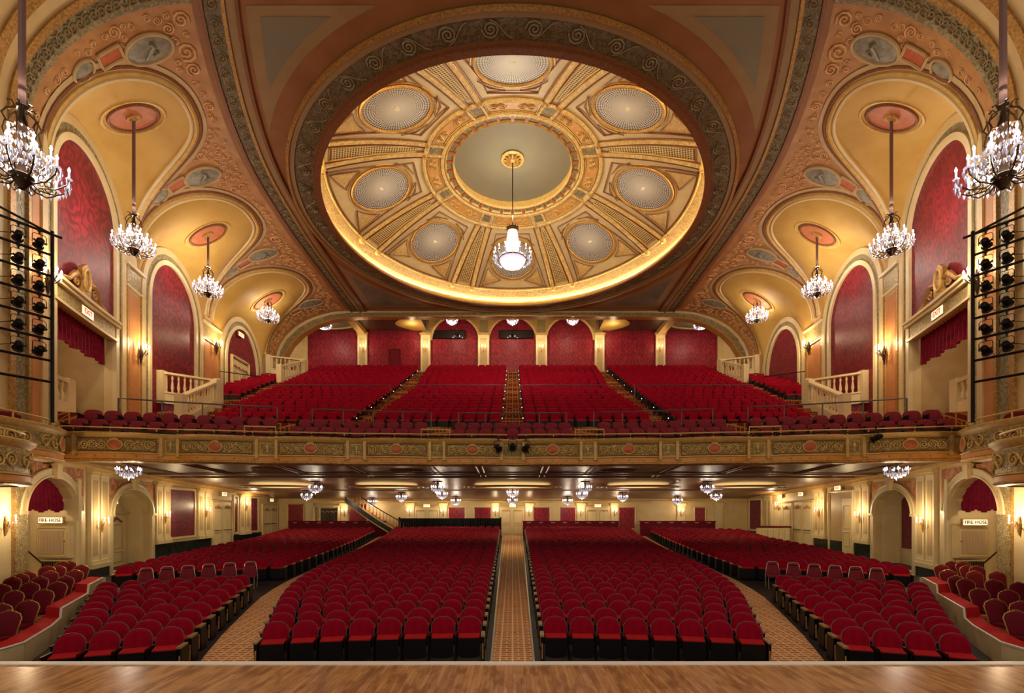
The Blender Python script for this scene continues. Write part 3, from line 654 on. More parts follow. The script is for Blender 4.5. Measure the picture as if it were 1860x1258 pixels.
    # double doors
    for k, (x0, x1, zt, lab) in enumerate(((384, 419, 3.45, 'nearer'), (476, 501, 3.3, 'farther') if s < 0 else (422, 456, 3.4, 'farther'))):
        a, b = DX(x0), DX(x1); zb = zfloor(a)
        rt = root('double_door', f'{lab} pair of cream double doors in the lower {sd} wall', 'door')
        for q in (0, 1):
            c0 = a + (b-a)*.5*q + .02; c1 = a + (b-a)*.5*(q+1) - .02
            m = MB(); wslab(m, s, c0, c1, zb, zt, .02, .07, 1); lf = m.build('door_leaf', cream2, rt)
            m = MB(); frame2(m, lambda u, v: wp(s, u, v, .08), c0 + .15, c1 - .15, zb + 1.1, zt - .2, .02, 4); frame2(m, lambda u, v: wp(s, u, v, .08), c0 + .15, c1 - .15, zb + .2, zb + .9, .02, 4); m.build('moulding', cream, lf)
            m = MB(); m.tube([wp(s, (c0+c1)/2 + e, zt - .38 + g, .1) for e, g in ((-.35, 0), (-.2, .1), (-.1, 0), (0, .2), (.1, 0), (.2, .1), (.35, 0))], .035, 5); m.build('swag', gold, lf)
            m = MB(); m.tube([wp(s, c0 + .1, zb + 1.05, .12), wp(s, c1 - .1, zb + 1.05, .12)], .025, 5); m.build('push_bar', bronze, lf)
        m = MB(); frame2(m, lambda u, v: wp(s, u, v, .06), a - .08, b + .08, zb, zt + .1, .07, 6); m.build('frame', cream, rt)
# the right wall has a doorway instead of the wide damask panel, and an usher's counter before its doors
a, b = DX(310), DX(354); rt = root('doorway', 'wide cream doorway with a half-open panelled door, lower right wall between two pilaster pairs', 'doorway')
m = MB(); wslab(m, 1, a, b, zfloor(a), 4.0, .01, .04); m.build('recess', tan, rt)
m = MB(); frame2(m, lambda u, v: wp(1, u, v, .05), a, b, zfloor(a), 4.0, .08, 6); m.build('frame', cream2, rt)
m = MB(); wslab(m, 1, a + .1, a + (b-a)*.42, zfloor(a), 3.6, .05, .1, 1); lf = m.build('door_leaf', cream2, rt)
m = MB(); frame2(m, lambda u, v: wp(1, u, v, .11), a + .25, a + (b-a)*.36, 2.0, 3.2, .025, 4); frame2(m, lambda u, v: wp(1, u, v, .11), a + .25, a + (b-a)*.36, 1.1, 1.8, .025, 4); m.build('moulding', goldc, lf)
rt = root('usher_counter', 'small white counter with a dark red padded top before the right-hand wall doors', 'counter', (17.0, 30.4, zfloor(30.4)), -.1)
m = MB(); m.box((0, 0, .55), (1.9, .4, 1.1)); m.build('body', cream2, rt)
m = MB(); m.box((0, 0, 1.14), (2.1, .5, .1)); m.build('padded_top', darkmaroon, rt)
for k in range(5): m = MB(); m.lathe([(.05, 0), (.07, .2), (.04, .5), (.06, .75)], (-.7 + .35*k, -.24, .2), 8); m.build('baluster', whitep, rt, True)
# ---- inside the front arches: fire hose cabinets
def sign(words, c, w, h, rz, label, lm, parent_name='exit_sign', cat='sign', size=None):
    rt = root(parent_name, label, cat, c, rz)
    m = MB(); m.box((0, .04, 0), (w + .06, .08, h + .06)); m.build('housing', gold, rt)
    m = MB(); m.box((0, -.005, 0), (w, .02, h)); m.build('lit_face', signw, rt)
    text(words, size or h * .9, (0, -.022, 0), (PI/2, 0, 0), lm, rt); return rt
for s in (-1, 1):
    sd = WALLSIDE[s]; x = 95 if s < 0 else 1768; D = 16.55
    yb = .0
    # back wall of the niche faces the room; cabinet fixed on it
    c = P(x, 983, D); rz = -s * .42 * 0 
    rt = root('fire_hose_cabinet', f'cream fire hose cabinet with a gathered beige cloth behind its door, {sd} front arch', 'cabinet', (c.x, D, 0), 0)
    m = MB(); m.box((0, .1, 1.85), (1.15, .2, 1.15)); m.build('body', cream2, rt)
    m = MB(); frame2(m, lambda u, v: Vector((u, -.01, v)), -.5, .5, 1.34, 2.36, .035, 6); m.build('door_frame', cream, rt)
    m = MB(); m.grid(lambda u, v: (-.41 + .82*u, -.03 + .03*math.sin(u*44 + 3*v), 1.43 + .82*v), 70, 4); m.build('cloth', beige, rt, True)
    m = MB(); m.lathe([(0, 0), (.03, .01), (.03, .03), (0, .05)], (.46 * (-s), -.03, 1.85), 8); m.build('knob', bronze, rt)
    m = MB(); m.box((0, .1, .95), (.9, .16, .5)); m.build('vent_surround', cream2, rt)
    m = MB()
    for k in range(13): m.box((-.36 + .06*k, .0, .97), (.022, .03, .38))
    m.build('vent_grille', bronze, rt)
    # plain back wall behind the cabinet, squarely facing the house
    m = MB(); m.box((c.x + s*.1, D + .26, 2.1), (1.7, .1, 4.0)); struct(m.build('wall_niche_back', cream2))
    sg = P(x, 944 if s < 0 else 965.5, D - .05)
    sign('FIRE-HOSE', (sg.x, D - .12, 2.62 if s < 0 else 2.55), .84, .19, 0, f'lit sign reading FIRE-HOSE above the {sd} cloth-fronted cabinet', signb, 'fire_hose_sign')
    lamp((sg.x, D - .9, 3.3), 14, (1, .84, .6), .08)  # added lamp, no fitting seen, lifts the brightness of the niche
    m = MB(); m.tube([(c.x + s*.9, D - .2, 1.75), (c.x + s*.1, D - .3, 1.15), (c.x - s*.0, D - .3, 1.12)], .025, 6); tag(m.build('stair_handrail', bronze), f'short sloping bronze handrail beside the {sd} fire hose cabinet', 'handrail')
# ================================================================ DOME
HD = lambda r: CZ + 18.75 - .0249 * r * r          # height of the shallow dome at radius r from its middle
dome = root('ceiling_dome', 'shallow cream and gold dome with eight pierced round grilles above the round ceiling opening', 'dome', (0, DC, 0))
def dp(x, y, off=0.0):                              # dome-local point, off = metres below the surface
    r = math.hypot(x, y); return Vector((x, y, HD(r) - off))
def pol(r, a, off=0.0): return dp(r * math.sin(a), r * math.cos(a), off)
m = MB(); m.grid(lambda u, v: pol(3.15 + 7.35*v, 2*PI*u), 96, 14, closeu=True); m.build('shell', cream2, dome, True)
m = MB(); m.grid(lambda u, v: Vector((3.2*v*math.sin(2*PI*u), 3.2*v*math.cos(2*PI*u), HD(0) + .35 - .25*v*v)), 64, 6, closeu=True); m.build('centre_disc', greyp, dome, True)
m = MB(); m.grid(lambda u, v: Vector((3.2*math.sin(2*PI*u), 3.2*math.cos(2*PI*u), HD(0) + .12 - v*.5)), 64, 1, closeu=True); m.build('disc_reveal', goldc, dome, True)
m = MB()
for r, rr in ((3.22, .05), (3.62, .06), (9.55, .06)): m.tube([pol(r, 2*PI*q/72, .03) for q in range(72)], rr, 6, closed=True)
m.build('ring_moulding', goldc, dome, True)
m = MB()
for r in (3.78, 4.72): m.tube([pol(r, 2*PI*q/72, .06) for q in range(72)], .09, 6, closed=True)
m.build('ring_rib', orn_gold, dome, True)
m = MB(); m.grid(lambda u, v: pol(9.62 + .5*v, 2*PI*u, .06), 96, 1, closeu=True); m.build('outer_band', orn_gold, dome, True)
cb = MB(); cb.box((0, 3.42, HD(3.42) - .06), (.16, .32, .12)); cb0 = cb.build('bracket', domebrown, dome)
for k in range(1, 32):
    o = dup(cb0, parent=dome); o.rotation_euler = (0, 0, 2*PI*k/32)
m = MB()
for k in range(32):
    a = 2*PI*(k + .5)/32; m.grid(lambda u, v: pol(3.32 + .2*v, a + (u-.5)*.12, .02), 3, 1)
m.build('corbel_panels', orn_green, dome)
# rosette
ros = root('ceiling_rosette', 'round gilded rosette at the middle of the grey dome disc', 'rosette', (0, DC, HD(0) + .3))
m = MB(); m.lathe([(.62, 0), (.62, -.05), (.5, -.08), (.5, -.02), (0, -.02)], (0, 0, 0), 32); m.build('rim', goldc, ros, True)
m = MB()
for k in range(12):
    a = PI*k/6; m.tube([(.14*math.cos(a), .14*math.sin(a), -.06), (.3*math.cos(a), .3*math.sin(a), -.12), (.46*math.cos(a), .46*math.sin(a), -.06)], [.03, .08, .03], 6)
m.build('petals', gold, ros, True)
m = MB(); m.lathe([(0, -.2), (.08, -.18), (.14, -.1), (.16, -.03)], (0, 0, 0), 16); m.build('boss', goldc, ros, True)
# one eighth of the dome, then turned copies of every part
parts = []
def part(mb, name, mt, sm=True): o = mb.build(name, mt, dome, sm); parts.append(o); return o
RG, GR = 7.12, 1.46
g = MB(); g.grid(lambda u, v: dp(GR*v*math.cos(2*PI*u), RG + GR*v*math.sin(2*PI*u), .03), 48, 8, closeu=True); grl = part(g, 'round_grille', grille_m)
g = MB(); g.lathe([(0, -.05), (.12, -.04), (.12, 0)], (0, RG, HD(RG) - .02), 16); part(g, 'grille_boss', whitep)
g = MB(); g.tube([dp((GR+.04)*math.cos(PI*q/24), RG + (GR+.04)*math.sin(PI*q/24), .05) for q in range(48)], .075, 6, closed=True); part(g, 'grille_ring', gold)
g = MB(); g.tube([dp((GR+.2)*math.cos(PI*q/24), RG + (GR+.2)*math.sin(PI*q/24), .02) for q in range(48)], .03, 5, closed=True); part(g, 'grille_fillet', goldc)
A8 = PI / 8
hw = lambda r: r * math.sin(A8) - (1.02 if r > 6 else 1.02 - (6 - r) * .18)     # half width of the field between ribs
g = MB()
def edge(r, k=1.0): return hw(r) * k
pts = [dp(-edge(5.15), 5.15, .03)] + [dp(-edge(r), r, .03) for r in (6, 7, 8, 9.3)] + [dp(edge(9.3)*(1 - 2*q/8), 9.3 + .35*(1 - (1-2*q/8)**2)*0 + .0, .03) for q in range(0, 0)] + [dp(x, math.sqrt(9.42**2 - x*x), .03) for x in np.linspace(-edge(9.3), edge(9.3), 9)] + [dp(edge(r), r, .03) for r in (9.3, 8, 7, 6, 5.15)]
g.tube(pts, .04, 5, closed=True); part(g, 'field_frame', brownline)
for k, (cx, cy) in enumerate(((-1, -1), (1, -1), (-1, 1), (1, 1))):
    yy = RG + cy * (1.62 if cy < 0 else 1.95); xx = cx * (edge(yy) - .18)
    c0 = Vector((xx, yy)); g = MB(); arc = []
    a_c = math.atan2(yy - RG, xx)
    for q in range(9):
        a = a_c + (q/8 - .5) * .75; arc.append((1.82*math.cos(a), RG + 1.82*math.sin(a)))
    g.poly([dp(*p, .05) for p in [tuple(c0)] + (arc if (cx*cy) > 0 else arc)]); o = part(g, 'corner_ornament', orn_gold, False)
    g = MB(); g.tube([dp(*p, .05) for p in [tuple(c0)] + arc], .03, 4, closed=True); part(g, 'corner_frame', brownline)
# radial ribs and lattice strip at the edge between two fields
def rad(r, x, off): c, s_ = math.cos(-A8), math.sin(-A8); return dp(r*math.sin(A8) + x*c, r*math.cos(A8) + x*s_, off)
for sg in (-1, 1):
    g = MB(); off = lambda r: sg * (.34 + .42 * (r - 4.8) / 5)
    g.grid(lambda u, v: rad(4.8 + 4.75*u, off(4.8 + 4.75*u) + (v-.5)*.34, .02 + .1*math.sin(PI*v)), 14, 6); part(g, 'rib', orn_gold)
    g = MB()
    for e in (-.2, .2): g.tube([rad(4.8 + 4.75*q/12, off(4.8 + 4.75*q/12) + e, .04) for q in range(13)], .035, 5)
    part(g, 'rib_bead', brownline)
    g = MB(); g.lathe([(0, -.16), (.1, -.14), (.16, -.06), (.17, 0)], rad(4.75, off(4.75), .02), 12); part(g, 'rib_boss', gold)
    g = MB(); g.lathe([(0, -.2), (.14, -.17), (.2, -.06), (.2, 0)], rad(9.6, off(9.6), .04), 12); part(g, 'rib_rosette', goldc)
st = MB()      # lattice in its own straight axes so the holes run square with it
st.grid(lambda u, v: (lambda r, x: (x, r, HD(r) - .04))(5.25 + 3.95*u, (v - .5) * 2 * (.14 + .25 * u)), 10, 2)
lat = st.build('lattice_strip', lattice_m, dome); lat.rotation_euler = (0, 0, -A8); parts.append(lat)
g = MB(); g.tube([(x, r, HD(r) - .04) for r, x in ((5.2, -.16), (7.2, -.3), (9.25, -.42), (9.25, .42), (7.2, .3), (5.2, .16))], .03, 4, closed=True)
latf = g.build('lattice_frame', goldc, dome); latf.rotation_euler = (0, 0, -A8); parts.append(latf)
# inner ring panels
g = MB(); g.grid(lambda u, v: pol(3.98 + .55*v, (u-.5)*.52, .03), 10, 1); part(g, 'scroll_panel', domepanel)
g = MB(); fr = lambda u, v: pol(4.255 + v, u/4.25, .05)
g.tube([pol(r, a, .04) for r, a in ((3.93, -.28), (3.93, -.1), (3.93, .1), (3.93, .28), (4.58, .28), (4.58, .1), (4.58, -.1), (4.58, -.28))], .03, 4, closed=True)
scrolls(g, fr, -1.05, 1.05, -.24, .24, 2, .03); part(g, 'panel_scrolls', goldc)
g = MB(); g.grid(lambda u, v: pol(4.0 + .5*v, A8 + (u-.5)*.11, .03), 3, 1); part(g, 'small_panel', orn_green)
for sg in (-1, 1):
    g = MB(); g.tube([pol(3.8, A8 + sg*.085, .06), pol(4.7, A8 + sg*.08, .06)], .07, 5); part(g, 'cross_rib', orn_gold)
for k in range(1, 8):
    for p in parts:
        o = dup(p, parent=dome); o.rotation_euler = (0, 0, p.rotation_euler[2] + k * PI / 4)
# cove lamps hidden behind the rim of the opening
m = MB(); m.tube([(10.62*math.sin(2*PI*q/72), DC + 10.62*math.cos(2*PI*q/72), ZC + .36) for q in range(72)], .035, 5, closed=True)
mat('cove_lamp_tube', (255, 230, 180), .5, emit=(255, 224, 160), es=120); MATS['cove_lamp_tube'].cycles.emission_sampling = 'AUTO'
tag(m.build('cove_lamp', MATS['cove_lamp_tube']), 'thin warm lamp tube hidden round the foot of the dome', 'lamp')
# ================================================================ BALCONY
def bow(X):           # swelling of the wide parapet panels between the narrow breaks
    a = abs(X)
    for x0, x1 in PW:
        if x0 < a < x1: return .16 * math.sin(PI * (a - x0) / (x1 - x0)) ** .7 + .05
    return 0.0
PW = [(.40, 2.53), (3.05, 5.4), (6.0, 8.45), (9.1, 11.6), (12.1, 14.6)]
NB = [(-.40, .40), (2.53, 3.05), (5.4, 6.0), (8.45, 9.1), (11.6, 12.1)]
ARC = lambda X: 17.3 - X * X / 122
par = lambda X: ARC(X) - bow(X)
XS = sorted({x for a, b in PW for x in np.linspace(a, b, 9)} | {-x for a, b in PW for x in np.linspace(a, b, 9)} | {a*1.0 for a, b in PW} | {15.35, -15.35})
def strip_par(mb, prof, xs=None):      # profile [(outward, z)] swept along the parapet line
    xs = xs or XS; mb.grid(lambda u, v: (xs[int(round(u*(len(xs)-1)))], par(xs[int(round(u*(len(xs)-1)))]) - MB._pi(prof, v)[0], MB._pi(prof, v)[1]), len(xs) - 1, len(prof) - 1); return mb
pr = root('balcony_parapet', 'cream and gold balcony front with scroll panels and terracotta cartouches across the hall', 'parapet')
m = strip_par(MB(), [(-.5, 4.62), (0, 4.62), (.05, 4.66), (.05, 4.70), (.0, 4.72)]); m.build('bottom_moulding', gold, pr, True)
m = strip_par(MB(), [(.0, 4.70), (.02, 4.72), (.02, 4.88), (.0, 4.89)]); m.build('fascia', mat('ochre_fascia', (222, 156, 76), .45, c2=(206, 138, 62), scale=3), pr, True)
m = strip_par(MB(), [(.0, 4.88), (.06, 4.90), (.06, 4.93), (.02, 4.95), (-.03, 4.97), (-.03, 5.40), (.02, 5.43), (.04, 5.46), (.10, 5.50), (.12, 5.56), (.08, 5.60), (-.35, 5.60), (-.35, 5.2)]); m.build('wall_body', goldc, pr, True)
for sg in (-1, 1):
    for a, b in PW:
        for x in (a + .0, b - .0): m = MB(); m.box((sg*x, par(x) - .05, 5.2), (.1, .1, .76)); m.build('break_strip', goldc, pr)
for sg in (-1, 1):
    for k, (a, b) in enumerate(PW):
        fn = lambda u, v, of=.0: Vector((sg*u, par(u) - of + .02, 5.185 + v))
        m = MB(); xs = list(np.linspace(a + .16, b - .16, 9)); m.grid(lambda u, v: fn(xs[int(round(u*8))], -.185 + .37*v, .0), 8, 1); sp_ = m.build('scroll_panel', orn_fine, pr)
        c = (a + b) / 2; hwid = (b - a) / 2 - .18
        for sx in (-1, 1):
            m = MB(); n = 3; L = (hwid - .25) / n
            for i in range(n):
                cc = c + sx * (.25 + L*(i + .5)); up = 1 if i % 2 else -1
                m.tube([fn(cc + p, up*q, .035) for p, q in spiral(0, 0, .155, 1.9, 0 if sx > 0 else PI, 1, 16)], .02, 4)
                m.tube([fn(cc + sx*L*(q-.1), up*(.15 - .3*q), .03) for q in (0, .25, .5, .75, 1)], .014, 4)
            m.build('scrollwork', goldc, sp_, True)
        m = MB(); m.grid(lambda u, v: fn(c + .2*v*math.cos(2*PI*u), .14*v*math.sin(2*PI*u), .04 + .05*(1-v*v)), 20, 3, closeu=True); m.build('cartouche', terra, sp_, True)
        m = MB(); m.tube([fn(c + .22*math.cos(PI*q/10), .165*math.sin(PI*q/10), .045) for q in range(20)], .022, 5, closed=True); m.tube([fn(c + q, .17 + .03*math.cos(q*12), .06) for q in (-.12, -.05, 0, .05, .12)], .025, 5); m.build('cartouche_frame', goldc, sp_, True)
        m = MB(); frame2(m, lambda u, v: fn(u, v, .04), a + .12, b - .12, -.215, .215, .018, 4); m.build('panel_frame', brownline, sp_)
        for q in range(5):
            x = a + (b-a)*(q + .15)/4.3; m = MB(); m.lathe([(0, .035), (.03, .025), (.035, 0)], (0, 0, 0), 8); o = m.build('knob', gold, pr, True); o.location = (sg*x, par(x) - .02, 4.80); o.rotation_euler = (PI/2, 0, 0)
for sg in (-1, 1):
    for a, b in (NB[0],) if sg < 0 else NB[1:] + [(-x1, -x0) for x0, x1 in NB[1:]]:
        c = (a + b) / 2
        m = MB(); m.box((c, par(c) + .01, 5.185), (b - a - .16, .04, .36)); sp_ = m.build('urn_panel', orn_fine, pr)
        m = MB(); fn = lambda u, v: (c + u, par(c) - .03, 5.185 + v)
        for q in (-1, 1): m.tube([fn(q*(.1 + x), y) for x, y in spiral(0, .04, .08, 1.5, 0, 1, 12)], .014, 4)
        m.tube([fn(0, -.15), fn(0, -.05), fn(0, .05), fn(0, .13)], [.03, .02, .06, .04], 6); m.build('urn', goldc, sp_, True)
# brass rail along the parapet
def rail(name, label, pts_top, posts, mt, r=.025, parent=None, group=None):
    rt = root(name, label, 'railing', group=group)
    m = MB(); m.tube(pts_top, r, 6); m.build('top_rail', mt, rt, True)
    for a, b in posts: m = MB(); m.tube([a, b], r * .8, 6); m.build('post', mt, rt, True)
    return rt
for sg, nm in ((-1, 'left'), (1, 'right')):
    xs = np.linspace(.2, 15.3, 40); zt = lambda X: 5.76 + (.0)
    rt = rail('parapet_rail', f'pale gold handrail on the balcony front, {nm} half', [(sg*x, ARC(x) - .1 - .5*bow(x), zt(x)) for x in xs], [((sg*x, ARC(x) - .08 - .5*bow(x), 5.55), (sg*x, ARC(x) - .1 - .5*bow(x), zt(x))) for x in (.5, 1.5, 2.5, 3.1, 4.3, 5.4, 6.1, 7.2, 8.4, 9.2, 10.4, 11.6, 12.2, 13.5, 14.6)], rail_gold)
    for x0 in (2.35, 8.55):
        m = MB(); m.tube([(sg*x0, ARC(x0) + .1, 5.55), (sg*x0, ARC(x0) + .1, 5.98), (sg*(x0 + 1.05), ARC(x0 + 1) + .1, 5.98), (sg*(x0 + 1.05), ARC(x0 + 1) + .1, 5.55)], .03, 6); tag(m.build('stair_guard_rail', rail_gold), f'short pale gold guard rail at the foot of the {nm} {"inner" if x0 < 5 else "outer"} balcony stair', 'railing')
    m = MB(); m.tube([(sg*x, ARC(x) - .2 - bow(x), 5.64 + .02*math.sin(x*3)) for x in np.linspace(.3, 15.2, 60)], .028, 6); tag(m.build('lighting_cable', ironwork), f'black cable lying along the top of the {nm} balcony front', 'cable')
# tiers
RC = lambda X, R_: X * X / (2 * R_)
def tier(mb, d0, d1, z, rad_, x1, zlow, d0rad=None):
    xs = np.linspace(-x1, x1, 25); f0 = lambda x: d0 - RC(x, d0rad or rad_); f1 = lambda x: d1 - RC(x, rad_)
    mb.grid(lambda u, v: (xs[int(round(u*24))], f0(xs[int(round(u*24))]) + (f1(xs[int(round(u*24))]) - f0(xs[int(round(u*24))])) * v, z), 24, 1)
    mb.grid(lambda u, v: (xs[int(round(u*24))], f0(xs[int(round(u*24))]), zlow + (z - zlow) * v), 24, 1)
BR = 50
m = MB(); tier(m, 17.42, 18.35, 5.30, 56, 15.5, 5.0, 61); tier(m, 18.35, 19.9, 5.72, 40, 16.4, 5.30, 56); tier(m, 19.9, 20.95, 6.50, 400, 17.6, 5.72, 40)
PITCH, RISE, D1 = .775, .332, 20.95
for k in range(1, 25): tier(m, D1 + PITCH*(k-1), D1 + PITCH*k if k < 24 else 40.2, 6.50 + RISE*k, 400, 18.6, 6.50 + RISE*(k-1))
struct(m.build('floor_balcony_tiers', carpet_d))
ZB = lambda k: 6.50 + RISE * k                      # tread level of main row k, its seats at D1-.35+PITCH*k
def steps(name, label, fa, fb, k0, k1, s=1):        # carpeted steps of an aisle, two per row
    m = MB()
    for k in range(k0, k1):
        for h in (0, 1):
            d = D1 + PITCH*(k - 1) - PITCH*.5*(1 - h) * 1.0; z = ZB(k - 1) + RISE * (.5 if h == 0 else 1)
            a, b = fa(d), fb(d); x0, x1 = sorted((s*a, s*b)); m.box(((x0+x1)/2, d + PITCH*.5, z - .13), (x1 - x0, PITCH, .3))
    return tag(m.build(name, carpet_d), label, 'stair')
steps('carpeted_stair', 'brown and gold carpeted steps of the centre aisle up the balcony', lambda d: -.42, lambda d: .42, 0, 25)
A1i = lambda d: float(np.interp(d, [20, 28, 39], [6.1, 5.85, 7.0])); A1o = lambda d: float(np.interp(d, [20, 28, 39], [7.05, 7.2, 7.75]))
A2i = lambda d: float(np.interp(d, [20, 21, 23, 27, 30, 35, 39], [13.1, 13.4, 13.8, 14.3, 14.8, 15.5, 16.2])); A2o = lambda d: A2i(d) + 1.25
for s in (-1, 1):
    steps('carpeted_stair', f'brown and gold carpeted steps between the inner and outer seat blocks, {side(s)} balcony half', A1i, A1o, 0, 25, s)
    steps('carpeted_stair', f'brown and gold carpeted steps beside the {side(s)} balustrades', A2i, A2o, 0, 24, s)
    for x0 in (2.5, 8.7):
        m = MB(); m.box((s*(x0 + .5), 18.9 - RC(x0 + .5, 50), 5.6), (.9, .8, .5)); m.box((s*(x0 + .5), 18.35 - RC(x0 + .5, 50), 5.4), (.9, .5, .4)); tag(m.build('carpeted_step', carpet_d), f'carpeted steps through the front rows of the balcony, {side(s)} {"inner" if x0 < 5 else "outer"} gap', 'stair')
# soffit
def zs(d): return float(np.interp(d, [15, 17.3, 24, 28, 36.5], [4.66, 4.66, 4.60, 4.45, 3.85]))
m = MB(); xs = np.linspace(-18.4, 18.4, 49)
def sof(u, d0, d1, v, dz=0):
    x = xs[int(round(u*48))]; a = max(par(x) + .1, 14.2) if d0 is None else d0; a = min(a, d1); d = a + (d1 - a) * v; return (x, d, zs(d) + dz)
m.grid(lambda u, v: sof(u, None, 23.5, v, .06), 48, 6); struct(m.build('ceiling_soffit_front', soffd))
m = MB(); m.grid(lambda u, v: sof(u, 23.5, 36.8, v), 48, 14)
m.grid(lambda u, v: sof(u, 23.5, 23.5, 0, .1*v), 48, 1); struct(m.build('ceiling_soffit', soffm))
m = MB(); m.box((0, 21.6, zs(21.6) + .0), (34, .3, .06)); m.box((0, 23.5, zs(23.5) + .02), (36, .2, .08)); m.box((0, 30.6, zs(30.6) - .0), (36, .3, .08)); struct(m.build('trim_soffit_beam', soffm))
m = MB()
for x in (1.3, 3.2, 6.3, 8.9, 12.0, 14.2):
    for s in (-1, 1):
        for e in (-.12, .12): m.tube([(s*(x + e), par(x) + .4, zs(18) + .04), (s*(x*1.12 + e), 23.3, zs(23.3) + .04)], .03, 4)
struct(m.build('trim_soffit_ribs', soffm))
for x, hw_ in ((0, 2.25), (-7.4, 1.8), (7.4, 1.8), (-13.6, 1.8), (13.6, 1.8)):
    D = 27.4; z = zs(D + 1.3) - .02; nm = {0: 'middle', -7.4: 'inner left', 7.4: 'inner right', -13.6: 'outer left', 13.6: 'outer right'}[x]
    rt = root('soffit_oval', f'{nm} glowing yellow oval recess in the ceiling under the balcony', 'ceiling recess', (x, D, z))
    m = MB(); m.grid(lambda u, v: (hw_*v*math.cos(2*PI*u), 1.25*v*math.sin(2*PI*u), -.03 - .0*v), 32, 3, closeu=True); m.build('recess_field', mat('soffit_oval_glow', (238, 214, 140), .6, emit=(242, 220, 150), es=1.7) if x == 0 else MATS['soffit_oval_glow'], rt, True)  # light of hidden recess lamps put into the field as emission
    m = MB()
    for g_, r_ in ((.05, .06), (.35, .05), (.6, .04)): m.tube([((hw_+g_)*math.cos(PI*q/24), (1.25+g_)*math.sin(PI*q/24), -.06) for q in range(48)], r_, 6, closed=True)
    m.build('ring', soffm, rt, True)
for (x, D) in ((-10.2, 19.6), (-4.6, 20.2), (4.6, 20.2), (10.2, 19.6)):
    m = MB()
    for r_ in (.5, .35, .2): m.tube([(x + r_*1.5*math.cos(PI*q/12), D + r_*math.sin(PI*q/12), zs(D) + .04) for q in range(24)], .03, 5, closed=True)
    struct(m.build('trim_soffit_rosette', soffm))
# ---- balustrades of the side stairs
def baluster_mb(h): m = MB(); m.lathe([(.045, 0), (.055, .03*h), (.035, .1*h), (.07, .3*h), (.04, .6*h), (.03, .72*h), (.055, .82*h), (.04, .9*h), (.05, h)], (0, 0, 0), 10); return m
def balustrade(label, a, b, z0a, z0b, h, n, base=.3, pier=True):
    rt = root('balustrade', label, 'balustrade'); a = Vector(a); b = Vector(b)
    def pt(q, z, off): t = (b - a).normalized(); nrm = Vector((-t.y, t.x)); p = a.lerp(b, q) + nrm * off; return Vector((p.x, p.y, z0a + (z0b - z0a)*q + z))
    def bar(z0, z1, w, nm):
        m = MB(); m.hexa([pt(0,z0,-w), pt(1,z0,-w), pt(1,z0,w), pt(0,z0,w), pt(0,z1,-w), pt(1,z1,-w), pt(1,z1,w), pt(0,z1,w)]); m.build(nm, cream2, rt)
    bar(-base, .0, .11, 'plinth'); bar(0, .08, .15, 'base_rail'); bar(h - .1, h, .16, 'coping')
    bm = baluster_mb(h - .18); first = None
    for k in range(n):
        p = pt((k + .7) / (n + .4), .08, 0)
        if first is None: first = bm.build('baluster', cream2, rt, True); first.location = p
        else: o = dup(first, parent=rt, loc=p)
    for q in (0, 1):
        if pier or q: m = MB(); p = pt(q, 0, 0); m.box((p.x, p.y, p.z + (h - base)/2 + .03), (.34, .34, h + base + .06)); m.build('pier', cream2, rt)
    return rt
for s in (-1, 1):
    sd = side(s)
    balustrade(f'level cream balustrade of the landing by the tall {sd} arch', (s*17.35, 23.0), (s*15.5, 24.5), 8.75, 8.75, 1.05, 9, .5)
    balustrade(f'sloping cream balustrade down the stair from the {sd} landing', (s*15.4, 24.1), (s*14.7, 20.6), 8.6, 7.0, 1.05, 11, .4)
    balustrade(f'level cream balustrade high at the {sd} end of the rear arch', (s*18.0, 34.4), (s*15.75, 35.3), 13.35, 13.35, 1.0, 8, .3)
    balustrade(f'sloping cream balustrade at the {sd} end below the rear arch', (s*15.7, 34.9), (s*16.3, 32.6), 13.2, 12.1, 1.0, 8, .4)
    m = MB(); m.poly([(s*17.35, 23.05, z) for z in (5.9, 8.3)] + [(s*15.5, 24.5, z) for z in (8.3, 5.9)], (s*.1, .15, 0)); struct(m.build('wall_landing', damask_m))
    m = MB(); m.poly([(s*15.5, 24.5, 8.4), (s*15.5, 24.5, 6.4), (s*14.7, 20.6, 5.9), (s*14.7, 20.6, 6.8)], (s*.12, 0, 0)); struct(m.build('wall_stair_cheek', cream2))
    m = MB(); m.poly([(s*15.75, 35.3, 13.0), (s*15.75, 35.3, 11.6), (s*16.3, 32.6, 10.6), (s*16.3, 32.6, 11.8)], (s*.12, 0, 0)); m.box((s*17, 35.0, 12.6), (2.4, .9, 1.2)); struct(m.build('wall_stair_cheek', cream2))
    # double doors of the third arch, on the left only
    if s > 0: continue
    a, b = DX(420), DX(447); rt = root('double_door', f'cream double doors with swags inside the small red {sd} arch', 'door')
    for q in (0, 1):
        c0 = a + (b-a)*.5*q + .02; c1 = a + (b-a)*.5*(q+1) - .02
        m = MB(); wslab(m, s, c0, c1, 10.0, 12.9, .03, .09, 1); lf = m.build('door_leaf', cream2, rt)
        m = MB(); m.tube([wp(s, (c0+c1)/2 + e, 12.4 + g, .12) for e, g in ((-.4, 0), (-.2, .12), (0, 0), (.2, .12), (.4, 0))], .05, 5); m.build('swag', gold, lf)
        m = MB(); frame2(m, lambda u, v: wp(s, u, v, .1), c0 + .15, c1 - .15, 11.0, 12.1, .03, 4); m.build('moulding', cream, lf)
    m = MB(); frame2(m, lambda u, v: wp(s, u, v, .1), a - .12, b + .12, 10.0, 13.05, .1, 6); m.build('frame', cream, rt)
